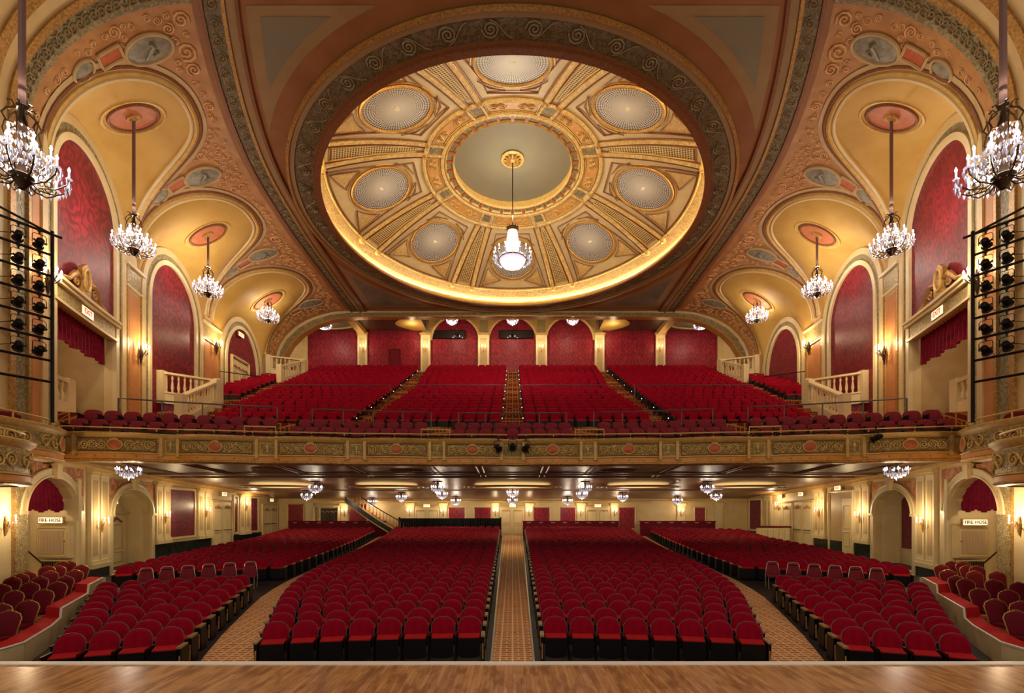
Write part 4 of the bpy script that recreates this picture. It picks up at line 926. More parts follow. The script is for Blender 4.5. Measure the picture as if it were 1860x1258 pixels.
# dark rails: cross aisle, mid rail
def prail(label, x0, x1, dfn, zb, h, n, group):
    xs = np.linspace(x0, x1, 12); return rail('guard_rail', label, [(x0, dfn(x0), zb)] + [(x, dfn(x), zb + h) for x in xs] + [(x1, dfn(x1), zb)], [((x, dfn(x), zb), (x, dfn(x), zb + h)) for x in np.linspace(x0, x1, n + 2)[1:-1]], steel, .03, group=group)
cr = lambda x: 19.9 - RC(x, 40)
for x0, x1, lab in ((-14.6, -9.5, 'outermost left'), (-8.2, -3.45, 'inner left'), (-2.3, 2.3, 'middle'), (3.45, 8.2, 'inner right'), (9.5, 14.6, 'outermost right')): prail(f'dark metal guard rail along the balcony cross aisle, {lab} length', x0, x1, cr, 5.8, 1.32, 3, 'guard rails')
dm = lambda x: D1 + PITCH * 9 - .1
for x0, x1, lab in ((-14.4, -7.3, 'left of the inner aisle'), (-5.75, -.5, 'left of the centre stair'), (.5, 5.75, 'right of the centre stair'), (7.3, 14.4, 'right of the inner aisle')): prail(f'dark metal rail across the middle of the balcony seating, {lab}', x0, x1, dm, ZB(9) - .2, 1.15, 4, 'guard rails')
for s in (-1, 1): rail('guard_rail', f'dark handrail below the small red arch on the {side(s)}', [(s*18.0, 28.6, 11.5), (s*16.3, 30.2, 11.6), (s*16.3, 30.2, 10.6)], [], ironwork, .03)
# ================================================================ SEATS
ORD = ['first','second','third','fourth','fifth','sixth','seventh','eighth','ninth','tenth','eleventh','twelfth','thirteenth','fourteenth','fifteenth','sixteenth','seventeenth','eighteenth','nineteenth','twentieth','twenty-first','twenty-second','twenty-third','twenty-fourth','twenty-fifth','twenty-sixth','twenty-seventh','twenty-eighth','twenty-ninth','thirtieth']
def outline(w, z0, zs_, z1, n=12, sq=2.0):    # arched outline: straight sides then a low arch
    pts = [(-w, z0), (w, z0), (w, zs_)]
    for q in range(1, n):
        a = PI * q / n; c, s_ = math.cos(a), math.sin(a); pts.append((w * math.copysign(abs(c) ** (2/sq), c), zs_ + (z1 - zs_) * abs(s_) ** (2/sq)))
    return pts + [(-w, zs_)]
def padded(pts, y0, lean, th, puff, zb, rings=(1, .93, .75, .4)):   # upholstered pad facing -Y, leaning back
    m = MB(); cx = 0; cz = sum(p[1] for p in pts) / len(pts); N = len(pts); n0 = 0
    Y = lambda z: y0 + lean * (z - zb)
    for k, r in enumerate(rings):
        off = (0, puff * .55, puff * .9, puff)[k]
        m.v += [(p[0]*r, Y(cz + (p[1]-cz)*r) - off, cz + (p[1]-cz)*r) for p in pts]
    for k in range(len(rings) - 1):
        for i in range(N): j = (i + 1) % N; m.face((k*N+i, k*N+j, (k+1)*N+j, (k+1)*N+i))
    k = len(rings) - 1; m.face([k*N + i for i in range(N)])
    b = len(m.v); m.v += [(p[0], Y(p[1]) + th, p[1]) for p in pts]
    for i in range(N): j = (i + 1) % N; m.face((b+i, b+j, j, i))
    m.face([b + i for i in range(N)][::-1]); return m
BZ0, BZS, BZ1 = .44, .60, .82
def back_mb(n=12): return padded(outline(.244, BZ0, BZS, BZ1, n, 2.25), .0, .22, .03, .035, BZ0)
def rim_mb(n=12, k=5):
    m = MB(); o = outline(.249, BZ0 - .02, BZS, BZ1 + .008, n, 2.25)[2:]; Y = lambda z: .01 + .22*(z - BZ0)
    m.tube([(.249, Y(BZ0), BZ0)] + [(p[0], Y(p[1]), p[1]) for p in o] + [(-.249, Y(BZ0), BZ0)], .0075, k)
    m.poly([(p[0]*.99, Y(p[1]) + .02, p[1]) for p in outline(.246, BZ0 - .1, BZS, BZ1, n, 2.25)], (0, .025, 0)); return m
def cushion_mb():
    m = MB(); m.hexa([(-.22, -.2, .43), (.22, -.2, .43), (.225, .02, .43), (-.225, .02, .43), (-.215, -.2, .48), (.215, -.2, .48), (.225, .02, .52), (-.225, .02, .52)]); return m
def pan_mb(n=8):
    o = [(-.225, .46), (.225, .46), (.225, .16)] + [(.225*math.cos(PI*q/n) if True else 0, .16 - .09*math.sin(PI*q/n)**.6) for q in range(1, n)] + [(-.225, .16)]
    m = MB(); m.poly([(x, -.215 + .06*(z < .3)*0, z) for x, z in o], (0, .035, 0)); return m
def standard_mb(end=False):
    m = MB(); x = -.2775; w = .028 if not end else .05
    m.hexa([(x-w/2, -.19, 0), (x+w/2, -.19, 0), (x+w/2, .12, 0), (x-w/2, .12, 0), (x-w/2, -.23, .5), (x+w/2, -.23, .5), (x+w/2, .1, .5), (x-w/2, .1, .5)]); return m
def arm_mb(end=False):
    m = MB(); m.box((-.2775, -.1, .515), (.036, .34, .035)); return m
def seat_proto(end=0):
    rt = root('auditorium_chair', 'crimson velvet theatre seat', 'seat')
    back_mb().build('backrest', velvet, rt, True); rim_mb().build('back_shell', seatrim, rt, True)
    cushion_mb().build('seat_cushion', velvet2, rt); pan_mb().build('seat_pan', seatblack, rt)
    st_ = standard_mb().build('standard', seatblack, rt); arm_mb().build('armrest', bronze, st_)
    if end:
        sx = end
        m = MB(); x = sx * .285; m.hexa([(x-.03, -.2, 0), (x+.03, -.2, 0), (x+.03, .12, 0), (x-.03, .12, 0), (x-.03, -.25, .5), (x+.03, -.25, .5), (x+.03, .1, .5), (x-.03, .1, .5)])
        e = m.build('end_standard', seatblack, rt)
        m = MB(); m.box((x, -.236, .27), (.026, .02, .42), 0, ('X', -.1)); m.build('gilt_panel', gold, e)
        m = MB(); m.box((x, -.12, .52), (.08, .34, .035)); m.build('end_armrest', tanwood, e)
    return rt
protos = {0: seat_proto(0), -1: seat_proto(-1), 1: seat_proto(1)}
CY = -14.1; R0, PT, SPC = 23.5, .747, .555
rows = []          # (D, x, ang, label, side, end)
def arcrow(k, xa, xb, s, name, dist=None, firstend=True, lastend=False):
    """seats of one curved row between |X| limits, counted from the aisle side"""
    Rr = R0 + PT * k; out = []
    def angx(x): return math.asin(x / Rr)
    Dof = lambda x: CY + math.sqrt(Rr*Rr - x*x)
    a = angx(xa(Dof(xa(17)))); b = angx(xb(Dof(xb(17))))
    for _ in range(3): a = angx(xa(Dof(Rr*math.sin(a)))); b = angx(xb(Dof(Rr*math.sin(b))))
    L = (b - a) * Rr - .12; n = max(1, int(L / (.538, .578)[k % 2] + .5)); step = L / n / Rr
    for i in range(n):
        th = a + step * (i + .5) + .1 / Rr
        x, d = Rr*math.sin(th), CY + Rr*math.cos(th)
        out.append((d, s*x, -s*th, i, n, step * Rr / .555))
    return out
SO = lambda k: 7.98 + .465*k
SOR = lambda d: float(np.interp(d, [14, 16, 18, 23, 27, 31, 36], [13.5, 13.8, 14.1, 14.75, 15.0, 15.9, 16.9]))
allseats = []
for s in (-1, 1):
    for k in range(36):
        for (d, x, th, i, n, w_) in arcrow(k, XR, XL, s, 'c'):
            allseats.append((d, x, th, (-s if i == 0 else (s if i == n - 1 and n > 0 else 0)), f'{ORD[i]} from the centre aisle, {ORD[k] if k < 30 else "rear"} row, middle block {side(s)} of the aisle', k, w_))
    for k in range(9):
        for (d, x, th, i, n, w_) in arcrow(k, XI, lambda D: SO(k), s, 's'):
            allseats.append((d, x, th, -s if i == 0 else 0, f'{ORD[i]} from the side aisle, {ORD[k]} row, {side(s)} front block', k, w_))
    for k in range(13, 36):
        for (d, x, th, i, n, w_) in arcrow(k, XI, SOR, s, 'r'):
            allseats.append((d, x, th, (-s if i == 0 else (s if i == n - 1 else 0)), f'{ORD[min(i, 29)]} from the aisle, {ORD[k-13]} row, {side(s)} rear block', k, w_))
allseats.sort(key=lambda q: math.hypot(q[0], q[1] * .55))
used = set()
for (d, x, th, e, lab, k, blk) in allseats[:300]:
    # mirrored end pieces: proto key is the side on which the end standard sits, seen from the seat's own frame (facing the stage)
    key = e; lb = 'crimson theatre seat, ' + lab
    if key in used: o = dup(protos[key], (x, d, zfloor(d)), th, lb)
    else: used.add(key); o = protos[key]; o.location = (x, d, zfloor(d)); o.rotation_euler = (0, 0, th); o['label'] = lb
    o['group'] = 'crimson theatre seats of the ground floor'; o.scale = (blk, 1, 1)
# everything beyond the nearest three hundred: one mass of rows
def seat_low():
    m = MB(); m.add(padded(outline(.244, BZ0, BZS, BZ1, 8, 2.25), .0, .22, .03, .03, BZ0, (1, .9, .6)), k=0); m.add(rim_mb(8, 4), k=1); m.add(cushion_mb(), k=2); m.add(pan_mb(5), k=3); m.add(standard_mb(), k=3); m.add(arm_mb(), k=4); return m
def seat_low_end():
    m = MB(); m.k = 3; m.box((.285, -.06, .25), (.05, .34, .5)); m.k = 5; m.box((.285, -.12, .52), (.09, .34, .04)); m.k = 4; m.box((.285, -.245, .3), (.04, .02, .34)); return m
def mass(base_ends, items, name, mats, label):
    V = []; Fc = []; MI = []; n = 0
    bases = {k: (np.array(b.v), b.f, b.m) for k, b in base_ends.items()}
    for (key, loc, th, sc) in items:
        v, f, mi = bases[key]; c, s_ = math.cos(th), math.sin(th); w = v * np.array(sc)
        V.append(np.stack([w[:,0]*c - w[:,1]*s_ + loc[0], w[:,0]*s_ + w[:,1]*c + loc[1], w[:,2] + loc[2]], 1)); Fc += [tuple(i + n for i in q) for q in f]; MI += mi; n += len(v)
    V = np.concatenate(V); me = bpy.data.meshes.new(name); me.from_pydata(V.tolist(), [], Fc)
    for q in mats: me.materials.append(q)
    me.polygons.foreach_set('material_index', MI); me.shade_smooth(); me.set_sharp_from_angle(angle=R(40)); me.update()
    o = bpy.data.objects.new(name, me); COL.objects.link(o); stuff(o); o['label'] = label; o['category'] = 'seats'; return o
items = []
for (d, x, th, e, lab, k, blk) in allseats[300:]:
    items.append(('b', (x, d, zfloor(d)), th, (blk, 1, 1)))
    if e: items.append(('e', (x, d, zfloor(d)), th, (e, 1, 1)))
mass({'b': seat_low(), 'e': seat_low_end()}, items, 'theatre_seats', [velvet, seatrim, velvet2, seatblack, bronze, tanwood], 'dense rows of crimson theatre seats receding under the balcony')
# six loose stacking chairs in the side cross aisle, each side
def loose_proto():
    rt = root('stacking_chair', 'maroon stacking chair', 'chair')
    o = [(-.23, .45), (.23, .45), (.235, .5), (.15, .86), (.11, .9), (-.11, .9), (-.15, .86), (-.235, .5)]
    padded(o, .02, .12, .03, .025, .45).build('backrest', maroon, rt, True)
    m = MB(); m.tube([(-.22, .0, 0), (-.235, .03, .45), (-.165, .08, .86), (-.12, .09, .905), (.12, .09, .905), (.165, .08, .86), (.235, .03, .45), (.22, .0, 0)], .012, 6); m.build('back_frame', strip, rt, True)
    m = MB(); m.tube([(-.13, .06, .8), (-.1, .03, .83), (.1, .03, .83), (.13, .06, .8)], .012, 5); m.build('handle', blackcloth, rt)
    m = MB(); m.box((0, -.2, .44), (.46, .42, .06)); m.build('seat', maroon, rt)
    for x in (-.21, .21): m = MB(); m.tube([(x, -.38, 0), (x, -.36, .42)], .012, 6); m.build('leg', strip, rt)
    return rt
lp_ = loose_proto(); first = True
for s in (-1, 1):
    for i in range(6):
        px = 264 + 38*i if s < 0 else 1862 - (264 + 38*i) - 4; D = 15.0 + .28*i; x = (px - CX) * D / F * 1.0
        lb = f'maroon stacking chair with silver frame in the {side(s)} cross aisle, {ORD[i]} from the wall'
        if first: o = lp_; o.location = (x, D, zfloor(D)); o.rotation_euler = (0, 0, -s*.3); o['label'] = lb; first = False
        else: o = dup(lp_, (x, D, zfloor(D)), -s*.3, lb)
        o['group'] = 'loose stacking chairs'
# banquet chairs on the side platforms
def banquet_proto():
    rt = root('banquet_chair', 'burgundy banquet chair', 'chair')
    o = [(-.19, .46), (.19, .46), (.2, .55), (.24, .8), (.2, .88), (.1, .925), (0, .935), (-.1, .925), (-.2, .88), (-.24, .8), (-.2, .55)]
    padded(o, .02, .2, .035, .03, .46).build('backrest', darkmaroon, rt, True)
    Y = lambda z: .035 + .2*(z - .46)
    m = MB(); m.tube([(-.2, .03, 0), (-.2, .02, .4)] + [(p[0]*1.06, Y(p[1]), p[1]*1.01) for p in o[::-1][0:9]] + [(.212, Y(.55), .55), (.2, .02, .4), (.2, .03, 0)], .013, 6); m.build('back_frame', goldchair, rt, True)
    m = MB(); m.tube([(-.07, Y(.93), .935), (-.05, Y(.93) - .01, .965), (.05, Y(.93) - .01, .965), (.07, Y(.93), .935)], .012, 5); m.build('hand_hold', goldchair, rt)
    m = MB(); m.box((0, -.2, .44), (.43, .42, .08)); m.build('seat', darkmaroon, rt)
    for x in (-.19, .19): m = MB(); m.tube([(x, -.38, 0), (x*.98, -.36, .42)], .015, 6); m.build('leg', goldchair, rt)
    return rt
PF = lambda d: .055*(d - 9.3)
m = MB()
for s in (-1, 1):
    m = MB(); dd = np.linspace(7.2, 15.7, 14)
    PWALL = lambda d: float(np.interp(d, [7.0, 8.3, 8.9, 10.2, 10.9, 12.9, 14.4], [9.6, 9.3, 9.35, 10.1, 10.6, 11.8, 12.7])) 
    for a, b in zip(dd, dd[1:]):
        p = [(s*(PWALL(a)+.1), a, -.1), (s*(WX(a) - .02), a, -.1), (s*(WX(b) - .02), b, -.1), (s*(PWALL(b)+.1), b, -.1)]; m.hexa(p + [(q[0], q[1], PF(q[1])) for q in p])
    struct(m.build('floor_platform', carpet_d))
    rt = root('platform_parapet', f'low cream parapet with a sloping red padded top around the {side(s)} chair platform', 'parapet')
    lv = lambda d: .45 if d < 10.93 else (.66 if d < 12.98 else .88)
    dd = [7.0, 7.6, 8.1, 8.5, 8.9, 9.5, 10.2, 10.9, 10.96, 11.8, 12.95, 13.02, 13.7, 14.4]
    m = MB()
    for a, b in zip(dd, dd[1:]):
        za = lv((a+b)/2) if b - a > .1 else None; z0 = lv(a - .02) if za is None else za; z1 = lv(b + .02) if za is None else za
        m.hexa([(s*PWALL(a), a, -.1), (s*(PWALL(a)+.12), a, -.1), (s*(PWALL(b)+.12), b, -.1), (s*PWALL(b), b, -.1), (s*PWALL(a), a, z0), (s*(PWALL(a)+.12), a, z0), (s*(PWALL(b)+.12), b, z1), (s*PWALL(b), b, z1)])
    m.build('wall_body', cream2, rt)
    path = [((s*(PWALL(d)), d, (lv(d - .001) if q == 0 else lv(d + .001)) + .01)) for d in dd for q in (0,)]
    m = MB(); m.tube([Vector(p) for p in path], .025, 5); m.build('white_edge', whitep, rt)
    m = MB()
    for a, b in zip(dd, dd[1:]):
        z0, z1 = (lv(a - .02), lv(b + .02)) if b - a < .1 else (lv((a+b)/2),) * 2
        m.hexa([(s*(PWALL(a)+.02), a, z0 - .05), (s*(PWALL(a)+.36), a, z0 - .05), (s*(PWALL(b)+.36), b, z1 - .05), (s*(PWALL(b)+.02), b, z1 - .05), (s*(PWALL(a)+.03), a, z0 + .03), (s*(PWALL(a)+.36), a, z0 + .05), (s*(PWALL(b)+.36), b, z1 + .05), (s*(PWALL(b)+.03), b, z1 + .03)])
    m.build('padded_top', velvet2, rt)
    m = MB(); m.hexa([(s*PWALL(14.4), 14.4, -.1), (s*13.3, 14.55, -.1), (s*13.3, 14.67, -.1), (s*PWALL(14.4), 14.52, -.1), (s*PWALL(14.4), 14.4, .88), (s*13.3, 14.55, .88), (s*13.3, 14.67, .88), (s*PWALL(14.4), 14.52, .88)]); m.build('end_wall', cream2, rt)
BL = [[(24,1110),(48,1091),(77,1071),(98,1057),(112,1046),(130,1035),(142,1026),(133,1017)], [(-8,1097),(17,1073),(47,1058),(65,1047),(85,1037),(99.7,1027),(91,1019.6)], [(-5,1062),(15,1048),(40,1038),(57,1027.8),(51.6,1018.7)], [(-8,1135),(2,1042)]]
BRT = [[(1858,1138),(1838,1110),(1802,1089),(1781,1069),(1761,1051),(1743,1046),(1728,1035),(1716,1025.5),(1722,1017)], [(1864,1093),(1840,1072),(1813,1053),(1777,1037),(1763,1027),(1763,1019)], [(1858,1058),(1827,1038),(1808.6,1027.5),(1820,1020)]]
bp = banquet_proto(); first = True
for s, L in ((-1, BL), (1, BRT)):
    for ci, line in enumerate(L):
        for ri, (px, py) in enumerate(line):
            D = (3 - .965 + .055*9.3) / ((py - HY)/F + .055)
            x = (px - CX) * D / F; D = min(D, 15.3)
            if abs(x) < PWALL(D) + .6: x = s * (PWALL(D) + .6)
            if abs(x) > WX(D) - .42: x = s * (WX(D) - .42)
            lb = f'burgundy banquet chair on the {side(s)} platform, {ORD[ri]} from the stage, {ORD[ci]} line from the parapet'
            if first: o = bp; o.location = (x, D, PF(D)); o.rotation_euler = (0, 0, -s*.05); o['label'] = lb; first = False
            else: o = dup(bp, (x, D, PF(D)), -s*(.12*random.random() - .02), lb)
            o['group'] = 'banquet chairs'
# ---- balcony seats
def bal_mb(mt_front, w=.249, z1=.82, zc_=.42, pan=True, sq=5, n=8, zsp=.72):
    m = MB(); m.add(padded(outline(w, .42, zsp, z1, n, sq), .0, .25, .05, .03, .42, (1, .9, .6)), k=0)
    m.k = 1; m.hexa([(-.23, -.3, .34), (.23, -.3, .34), (.23, .0, .34), (-.23, .0, .34), (-.225, -.3, .42), (.225, -.3, .42), (.23, .0, .46), (-.23, .0, .46)])
    m.k = 2
    if pan: m.box((0, -.3, .2), (.44, .03, .3))
    m.box((-.264, -.1, .28), (.026, .36, .56)); m.box((-.264, -.13, .57), (.034, .36, .03)); m.poly([(p[0]*1.03, .055 + .25*(p[1] - .42), p[1] + .008) for p in outline(w*.97, .36, zsp, z1, n, sq)], (0, .03, 0)); return m
bseats = []; A_ = lambda X: (lambda x0, x1: [x0 + SPC*(i+.5) for i in range(int((x1-x0)/SPC))])
def line(x0, x1, k=0): n = max(1, int(round((x1 - x0) / (.54, .575)[k % 2]))); return [x0 + (x1-x0)*(i+.5)/n for i in range(n)]
for r_, (dd0, z, rad_) in enumerate(((17.85, 5.30, 52), (18.75, 5.72, 44))):
    for (x0, x1, blk) in ((-15.0, -9.0, 'far left'), (-8.3, -3.4, 'inner left'), (-2.35, 2.35, 'middle'), (3.4, 8.3, 'inner right'), (9.0, 15.0, 'far right')):
        for i, x in enumerate(line(x0, x1)): bseats.append((dd0 - RC(x, rad_), x, math.atan2(-x, rad_) * .9, z, 'f', f'{ORD[i]} from its left end, {"front" if r_ == 0 else "second"} row, {blk} block'))
for k in range(0, 24):
    d = D1 + PITCH * k - .42; z = ZB(k)
    if k in (9,): pass
    for s in (-1, 1):
        for blk, a, b in (('inner', .5, A1i(d)), ('outer', A1o(d) + .05, A2i(d) - .05)):
            for i, x in enumerate(line(a, b, k)): bseats.append((d, s*x, 0, z, 'm', f'{ORD[i]} from the {"centre stair" if blk == "inner" else "inner stair"}, {ORD[k]} row above the rail, {side(s)} {blk} block'))
        if 8 <= k <= 16:
            for i, x in enumerate(line(A2o(d) + .1, min(17.9, A2o(d) + 2.4))): bseats.append((d, s*x, s*-.25, z, 'm', f'{ORD[i]} of {ORD[k]} row beside the {side(s)} wall above the landing'))
        if 21 <= k <= 23:
            for i, x in enumerate(line(16.6, 17.7)): bseats.append((d, s*x, s*-.25, z, 'm', f'{ORD[i]} of {ORD[k]} row behind the high {side(s)} balustrade'))
bseats.sort(key=lambda q: q[0] + (0 if q[4] == 'f' else .5))
bf = bal_mb(maroon, .249, .80, pan=False, sq=2.8, zsp=.62).build('balcony_chair', [maroon, maroon, seatblack], None, True)
bm_ = bal_mb(velvet).build('balcony_chair', [velvet, velvet2, seatblack], None, True)
mb_of = {'f': bf, 'm': bm_}; usedb = set()
for q in bseats[:300]:
    d, x, th, z, t, lab = q
    if t in usedb: o = mb_of[t].copy(); COL.objects.link(o)
    else: o = mb_of[t]; usedb.add(t)
    o.location = (x, d, z); o.rotation_euler = (0, 0, th); tag(o, ('dull maroon' if t == 'f' else 'crimson') + ' balcony seat, ' + lab, 'seat', 'balcony seats')
for q in (0,):
    its = [('b', (x, d, z), th, (1, 1, 1)) for (d, x, th, z, t, lab) in bseats[300:]]
    mass({'b': bal_mb(velvet, n=6)}, its, 'balcony_seats', [velvet, velvet2, seatblack], 'steep rows of crimson seats rising to the red rear wall of the balcony')
# ================================================================ CHANDELIERS, SCONCES
from mathutils.bvhtree import BVHTree
VBVH = {k: BVHTree.FromPolygons([Vector(p) for p in m_.v], m_.f) for k, m_ in VAULTS.items()}
def bulb_mb(): m = MB(); m.lathe([(0, 0), (.016, .01), (.024, .035), (.014, .07), (0, .1)], (0, 0, 0), 8); return m
def drop_mb(m, p, r, h): p = Vector(p); m.lathe([(0, -h), (r, -h*.45), (r*.6, -h*.1), (0, 0)], p, 5)
def chandelier(label, loc, rod_len, group, big=False):
    """candle chandelier; loc = lowest point"""
    rt = root('chandelier', label, 'chandelier', loc, 0, group)
    m = MB(); m.tube([(0, 0, 1.62), (0, 0, 1.62 + rod_len)], .055, 8); m.build('rod_sleeve', mat('mauve_cord', (120, 88, 84), .7) if 'mauve_cord' not in MATS else MATS['mauve_cord'], rt, True)
    m = MB(); m.lathe([(0, 0), (.05, .02), (.09, .1), (.16, .2), (.18, .26), (.08, .32), (.05, .5), (.09, .62), (.05, .8), (.04, 1.1), (.1, 1.2), (.05, 1.35), (.04, 1.5), (.09, 1.58), (0, 1.66)], (0, 0, 0), 12); m.build('stem', bronze, rt, True)
    m = MB()
    for k in range(6):
        a = PI*k/3; c, s_ = math.cos(a), math.sin(a)
        m.tube([(c*r, s_*r, z) for r, z in ((.05, 1.2), (.2, 1.16), (.27, 1.28), (.2, 1.42), (.08, 1.5), (.14, 1.6), (.2, 1.56))], .016, 5)
        m.tube([(c*r, s_*r, z) for r, z in ((.22, 1.2), (.26, 1.0), (.2, .8), (.12, .7))], .012, 5)
    m.build('crown_cage', bronze, rt, True)
    arm0 = None
    for tier_, (n, rr, z) in enumerate(((12, .66, .42), (8, .42, .72))):
        for k in range(n):
            a = 2*PI*(k + .5*tier_) / n
            if k == 0:
                m = MB(); m.tube([(r, 0, zz) for r, zz in ((.08, z - .18), (rr*.35, z - .3), (rr*.7, z - .26), (rr*.95, z - .12), (rr, z))], .014, 5); m.tube([(rr*.55 + .06*math.cos(q), 0, z - .2 + .06*math.sin(q)) for q in (0, 1, 2, 3, 4, 5)], .01, 4)
                arm0 = m.build('arm', bronze, rt, True)
                m = MB(); m.lathe([(0, -.01), (.05, 0), (.055, .015), (0, .02)], (rr, 0, z), 8); m.lathe([(.018, 0), (.018, .13)], (rr, 0, z + .02), 6); c0 = m.build('candle', candle, arm0, True)
                b0 = bulb_mb().build('bulb', bulbm, arm0, True); b0.location = (rr, 0, z + .15); arm = arm0
            else: arm = dup(arm0, parent=rt)
            arm.rotation_euler = (0, 0, a)
        TREES.pop(arm0.name, None)
    m = MB()
    for k in range(24):
        a = 2*PI*k/24
        for rr, z, h in ((.66, .40, .16), (.6, .3, .12), (.42, .7, .14), (.36, .56, .14), (.28, .45, .12), (.5, .5, .1), (.2, 1.0, .1), (.54, .62, .12)):
            drop_mb(m, (rr*math.cos(a + rr), rr*math.sin(a + rr), z), .022, h)
    for k in range(8):
        a = 2*PI*k/8
        for j in range(6): q = j/5; drop_mb(m, ((.12 + .5*q)*math.cos(a), (.12 + .5*q)*math.sin(a), 1.2 - .75*q**.6 ), .018, .07)
    stuff(m.build('crystal_drops', crystal, rt))
    return rt
CH = [(40, 345, 8.75, 9.0), (243, 465, 17.6, 0), (378, 541, 24.3, 0), (487, 587, 31.4, 0)]
names = ['huge nearest', 'second', 'third', 'smallest rear']
for s in (-1, 1):
    for i, (px, py, D, _) in enumerate(CH):
        x = (CX - px) * D / F; z = CZ + (HY - py) * D / F
        if i == 0: ztop = 17.2
        else: ztop = (0, CZ + (HY-217)*D/F, CZ + (HY-403)*D/F, CZ + (HY-518)*D/F)[i]
        where = ('hanging beside the light frame', 'hanging from the first vaulted niche', 'hanging from the middle vaulted niche', 'hanging from the farthest vaulted niche')[i]
        rt = chandelier(f'{names[i]} candle chandelier {where} on the {side(s)}', (s*x, D, z), ztop - z - 1.62, 'side chandeliers')
        lamp((s*x, D, z + (.75, .75, .7, .45)[i]), (230, 300, 290, 230)[i], (1, .86, .70), .3)
        lamp((s*x, D, z + (1.9, 1.9, 1.7, .5)[i]), (60, 90, 80, 30)[i], (1, .84, .66), .12)
        if i:
            md = root('ceiling_medallion', f'oval pink medallion with gilt rings above the {names[i]} chandelier on the {side(s)}', 'medallion', (s*x, D, ztop))
            def onv(r, a, of):
                X_, Y_ = s*x + r*math.cos(a), D + .66*r*math.sin(a); h = VBVH[s].ray_cast(Vector((X_, Y_, 15.2)), Vector((0, 0, 1)))[0]
                return (X_ - s*x, Y_ - D, (h.z if h else ztop) - of - ztop)
            if 'pink_medallion' not in MATS: mat('pink_medallion', (202, 126, 88), .45, c2=(188, 108, 72), scale=3)
            for nm, prof, mt in (('field', [(0, .03), (.3, .03), (.55, .03), (.80, .03)], MATS['pink_medallion']), ('inner_ring', [(.78, .0), (.80, .08), (.87, .09), (.92, 0)], brownline),
                                 ('outer_ring', [(1.0, 0), (1.02, .05), (1.1, .06), (1.13, 0)], goldc), ('boss', [(0, .2), (.1, .19), (.16, .12), (.24, .12), (.28, .02)], gold)):
                m = MB(); m.grid(lambda u, v: onv(MB._pi(prof, v)[0], 2*PI*u, MB._pi(prof, v)[1]), 40, len(prof)-1, closeu=True); m.build(nm, mt, md, True)
# great dome chandelier
rt = root('chandelier', 'great crystal chandelier with a tall beaded tent and round bowl hanging in the dome', 'chandelier', (0, DC, CZ + 438*DC/F))
z0 = 0
m = MB(); m.lathe([(0, 0), (.3, .04), (.55, .16), (.68, .34), (.72, .45)], (0, 0, 0), 28); m.build('bowl', frost, rt, True)
m = MB(); m.lathe([(.72, .45), (.74, .58), (.62, .66), (.48, .7)], (0, 0, 0), 28); m.build('band', frost, rt, True)
m = MB(); m.lathe([(.46, .68), (.40, 1.1), (.33, 1.6), (.28, 1.95), (.26, 2.1)], (0, 0, 0), 28); m.build('bead_tent', frost, rt, True)
m = MB(); m.lathe([(.27, 2.0), (.31, 2.05), (.31, 2.18), (.2, 2.2), (.05, 2.32), (.03, 2.6)], (0, 0, 0), 20); m.lathe([(.73, .43), (.76, .46), (.73, .49)], (0, 0, 0), 28); m.lathe([(.47, .68), (.5, .7), (.47, .73)], (0, 0, 0), 28)
for k in range(12): a = PI*k/6; m.tube([(.3*math.cos(a), .3*math.sin(a), 2.12), (.33*math.cos(a), .33*math.sin(a), 2.3)], [.03, .01], 5)
m.build('metal_bands', bronze, rt, True)
m = MB(); m.tube([(0, 0, 2.5), (0, 0, HD(0) + .2 - (CZ + 438*DC/F))], .03, 6); m.build('chain', bronze, rt, True)
a0 = None
for k in range(16):
    if a0 is None:
        m = MB(); m.tube([(r, 0, z) for r, z in ((.7, .5), (.82, .42), (.95, .5), (1.0, .66))], .018, 5); a0 = m.build('arm', bronze, rt, True)
        m = MB(); m.lathe([(0, 0), (.06, .01), (.02, .03), (.02, .17)], (1.0, 0, .66), 8); m.build('candle', candle, a0, True)
        b = bulb_mb().build('bulb', bulbm, a0, True); b.location = (1.0, 0, .83); b.scale = (1.3, 1.3, 1.3)
        m = MB()
        for q in range(5): drop_mb(m, (.86 + .05*q, .0, .5 + .03*q), .025, .2)
        m.build('crystal_drops', crystal, a0)
    else: o = dup(a0, parent=rt); o.rotation_euler = (0, 0, 2*PI*k/16)
lamp((0, DC, CZ + 438*DC/F - .25), 420, (1, .9, .76), .6); lamp((0, DC, CZ + 438*DC/F + 2.9), 420, (1, .9, .72), .3)
# small crystal fittings under the balcony and on the rear ceiling
def small_proto():
    rt = root('crystal_ceiling_light', 'small crystal ceiling light', 'ceiling light')
    m = MB(); m.lathe([(0, .0), (.2, -.01), (.22, -.04), (.06, -.06), (.03, -.2), (.05, -.34), (0, -.4)], (0, 0, 0), 14); m.build('canopy', bronze, rt, True)
    a0 = None
    for k in range(6):
        if a0 is None:
            m = MB(); m.tube([(.03, 0, -.28), (.15, 0, -.34), (.27, 0, -.27)], .01, 4); a0 = m.build('arm', bronze, rt)
            b = bulb_mb().build('bulb', bulbm, a0, True); b.location = (.27, 0, -.27)
        else: o = dup(a0, parent=rt); o.rotation_euler = (0, 0, PI*k/3)
    m = MB()
    for k in range(16):
        a = PI*k/8
        for rr, z, h in ((.27, -.28, .12), (.2, -.33, .12), (.12, -.38, .12), (.3, -.2, .08)): drop_mb(m, (rr*math.cos(a+rr*4), rr*math.sin(a+rr*4), z), .02, h)
    drop_mb(m, (0, 0, -.4), .035, .16); stuff(m.build('crystal_drops', crystal, rt)); return rt
sp0 = small_proto(); first = True
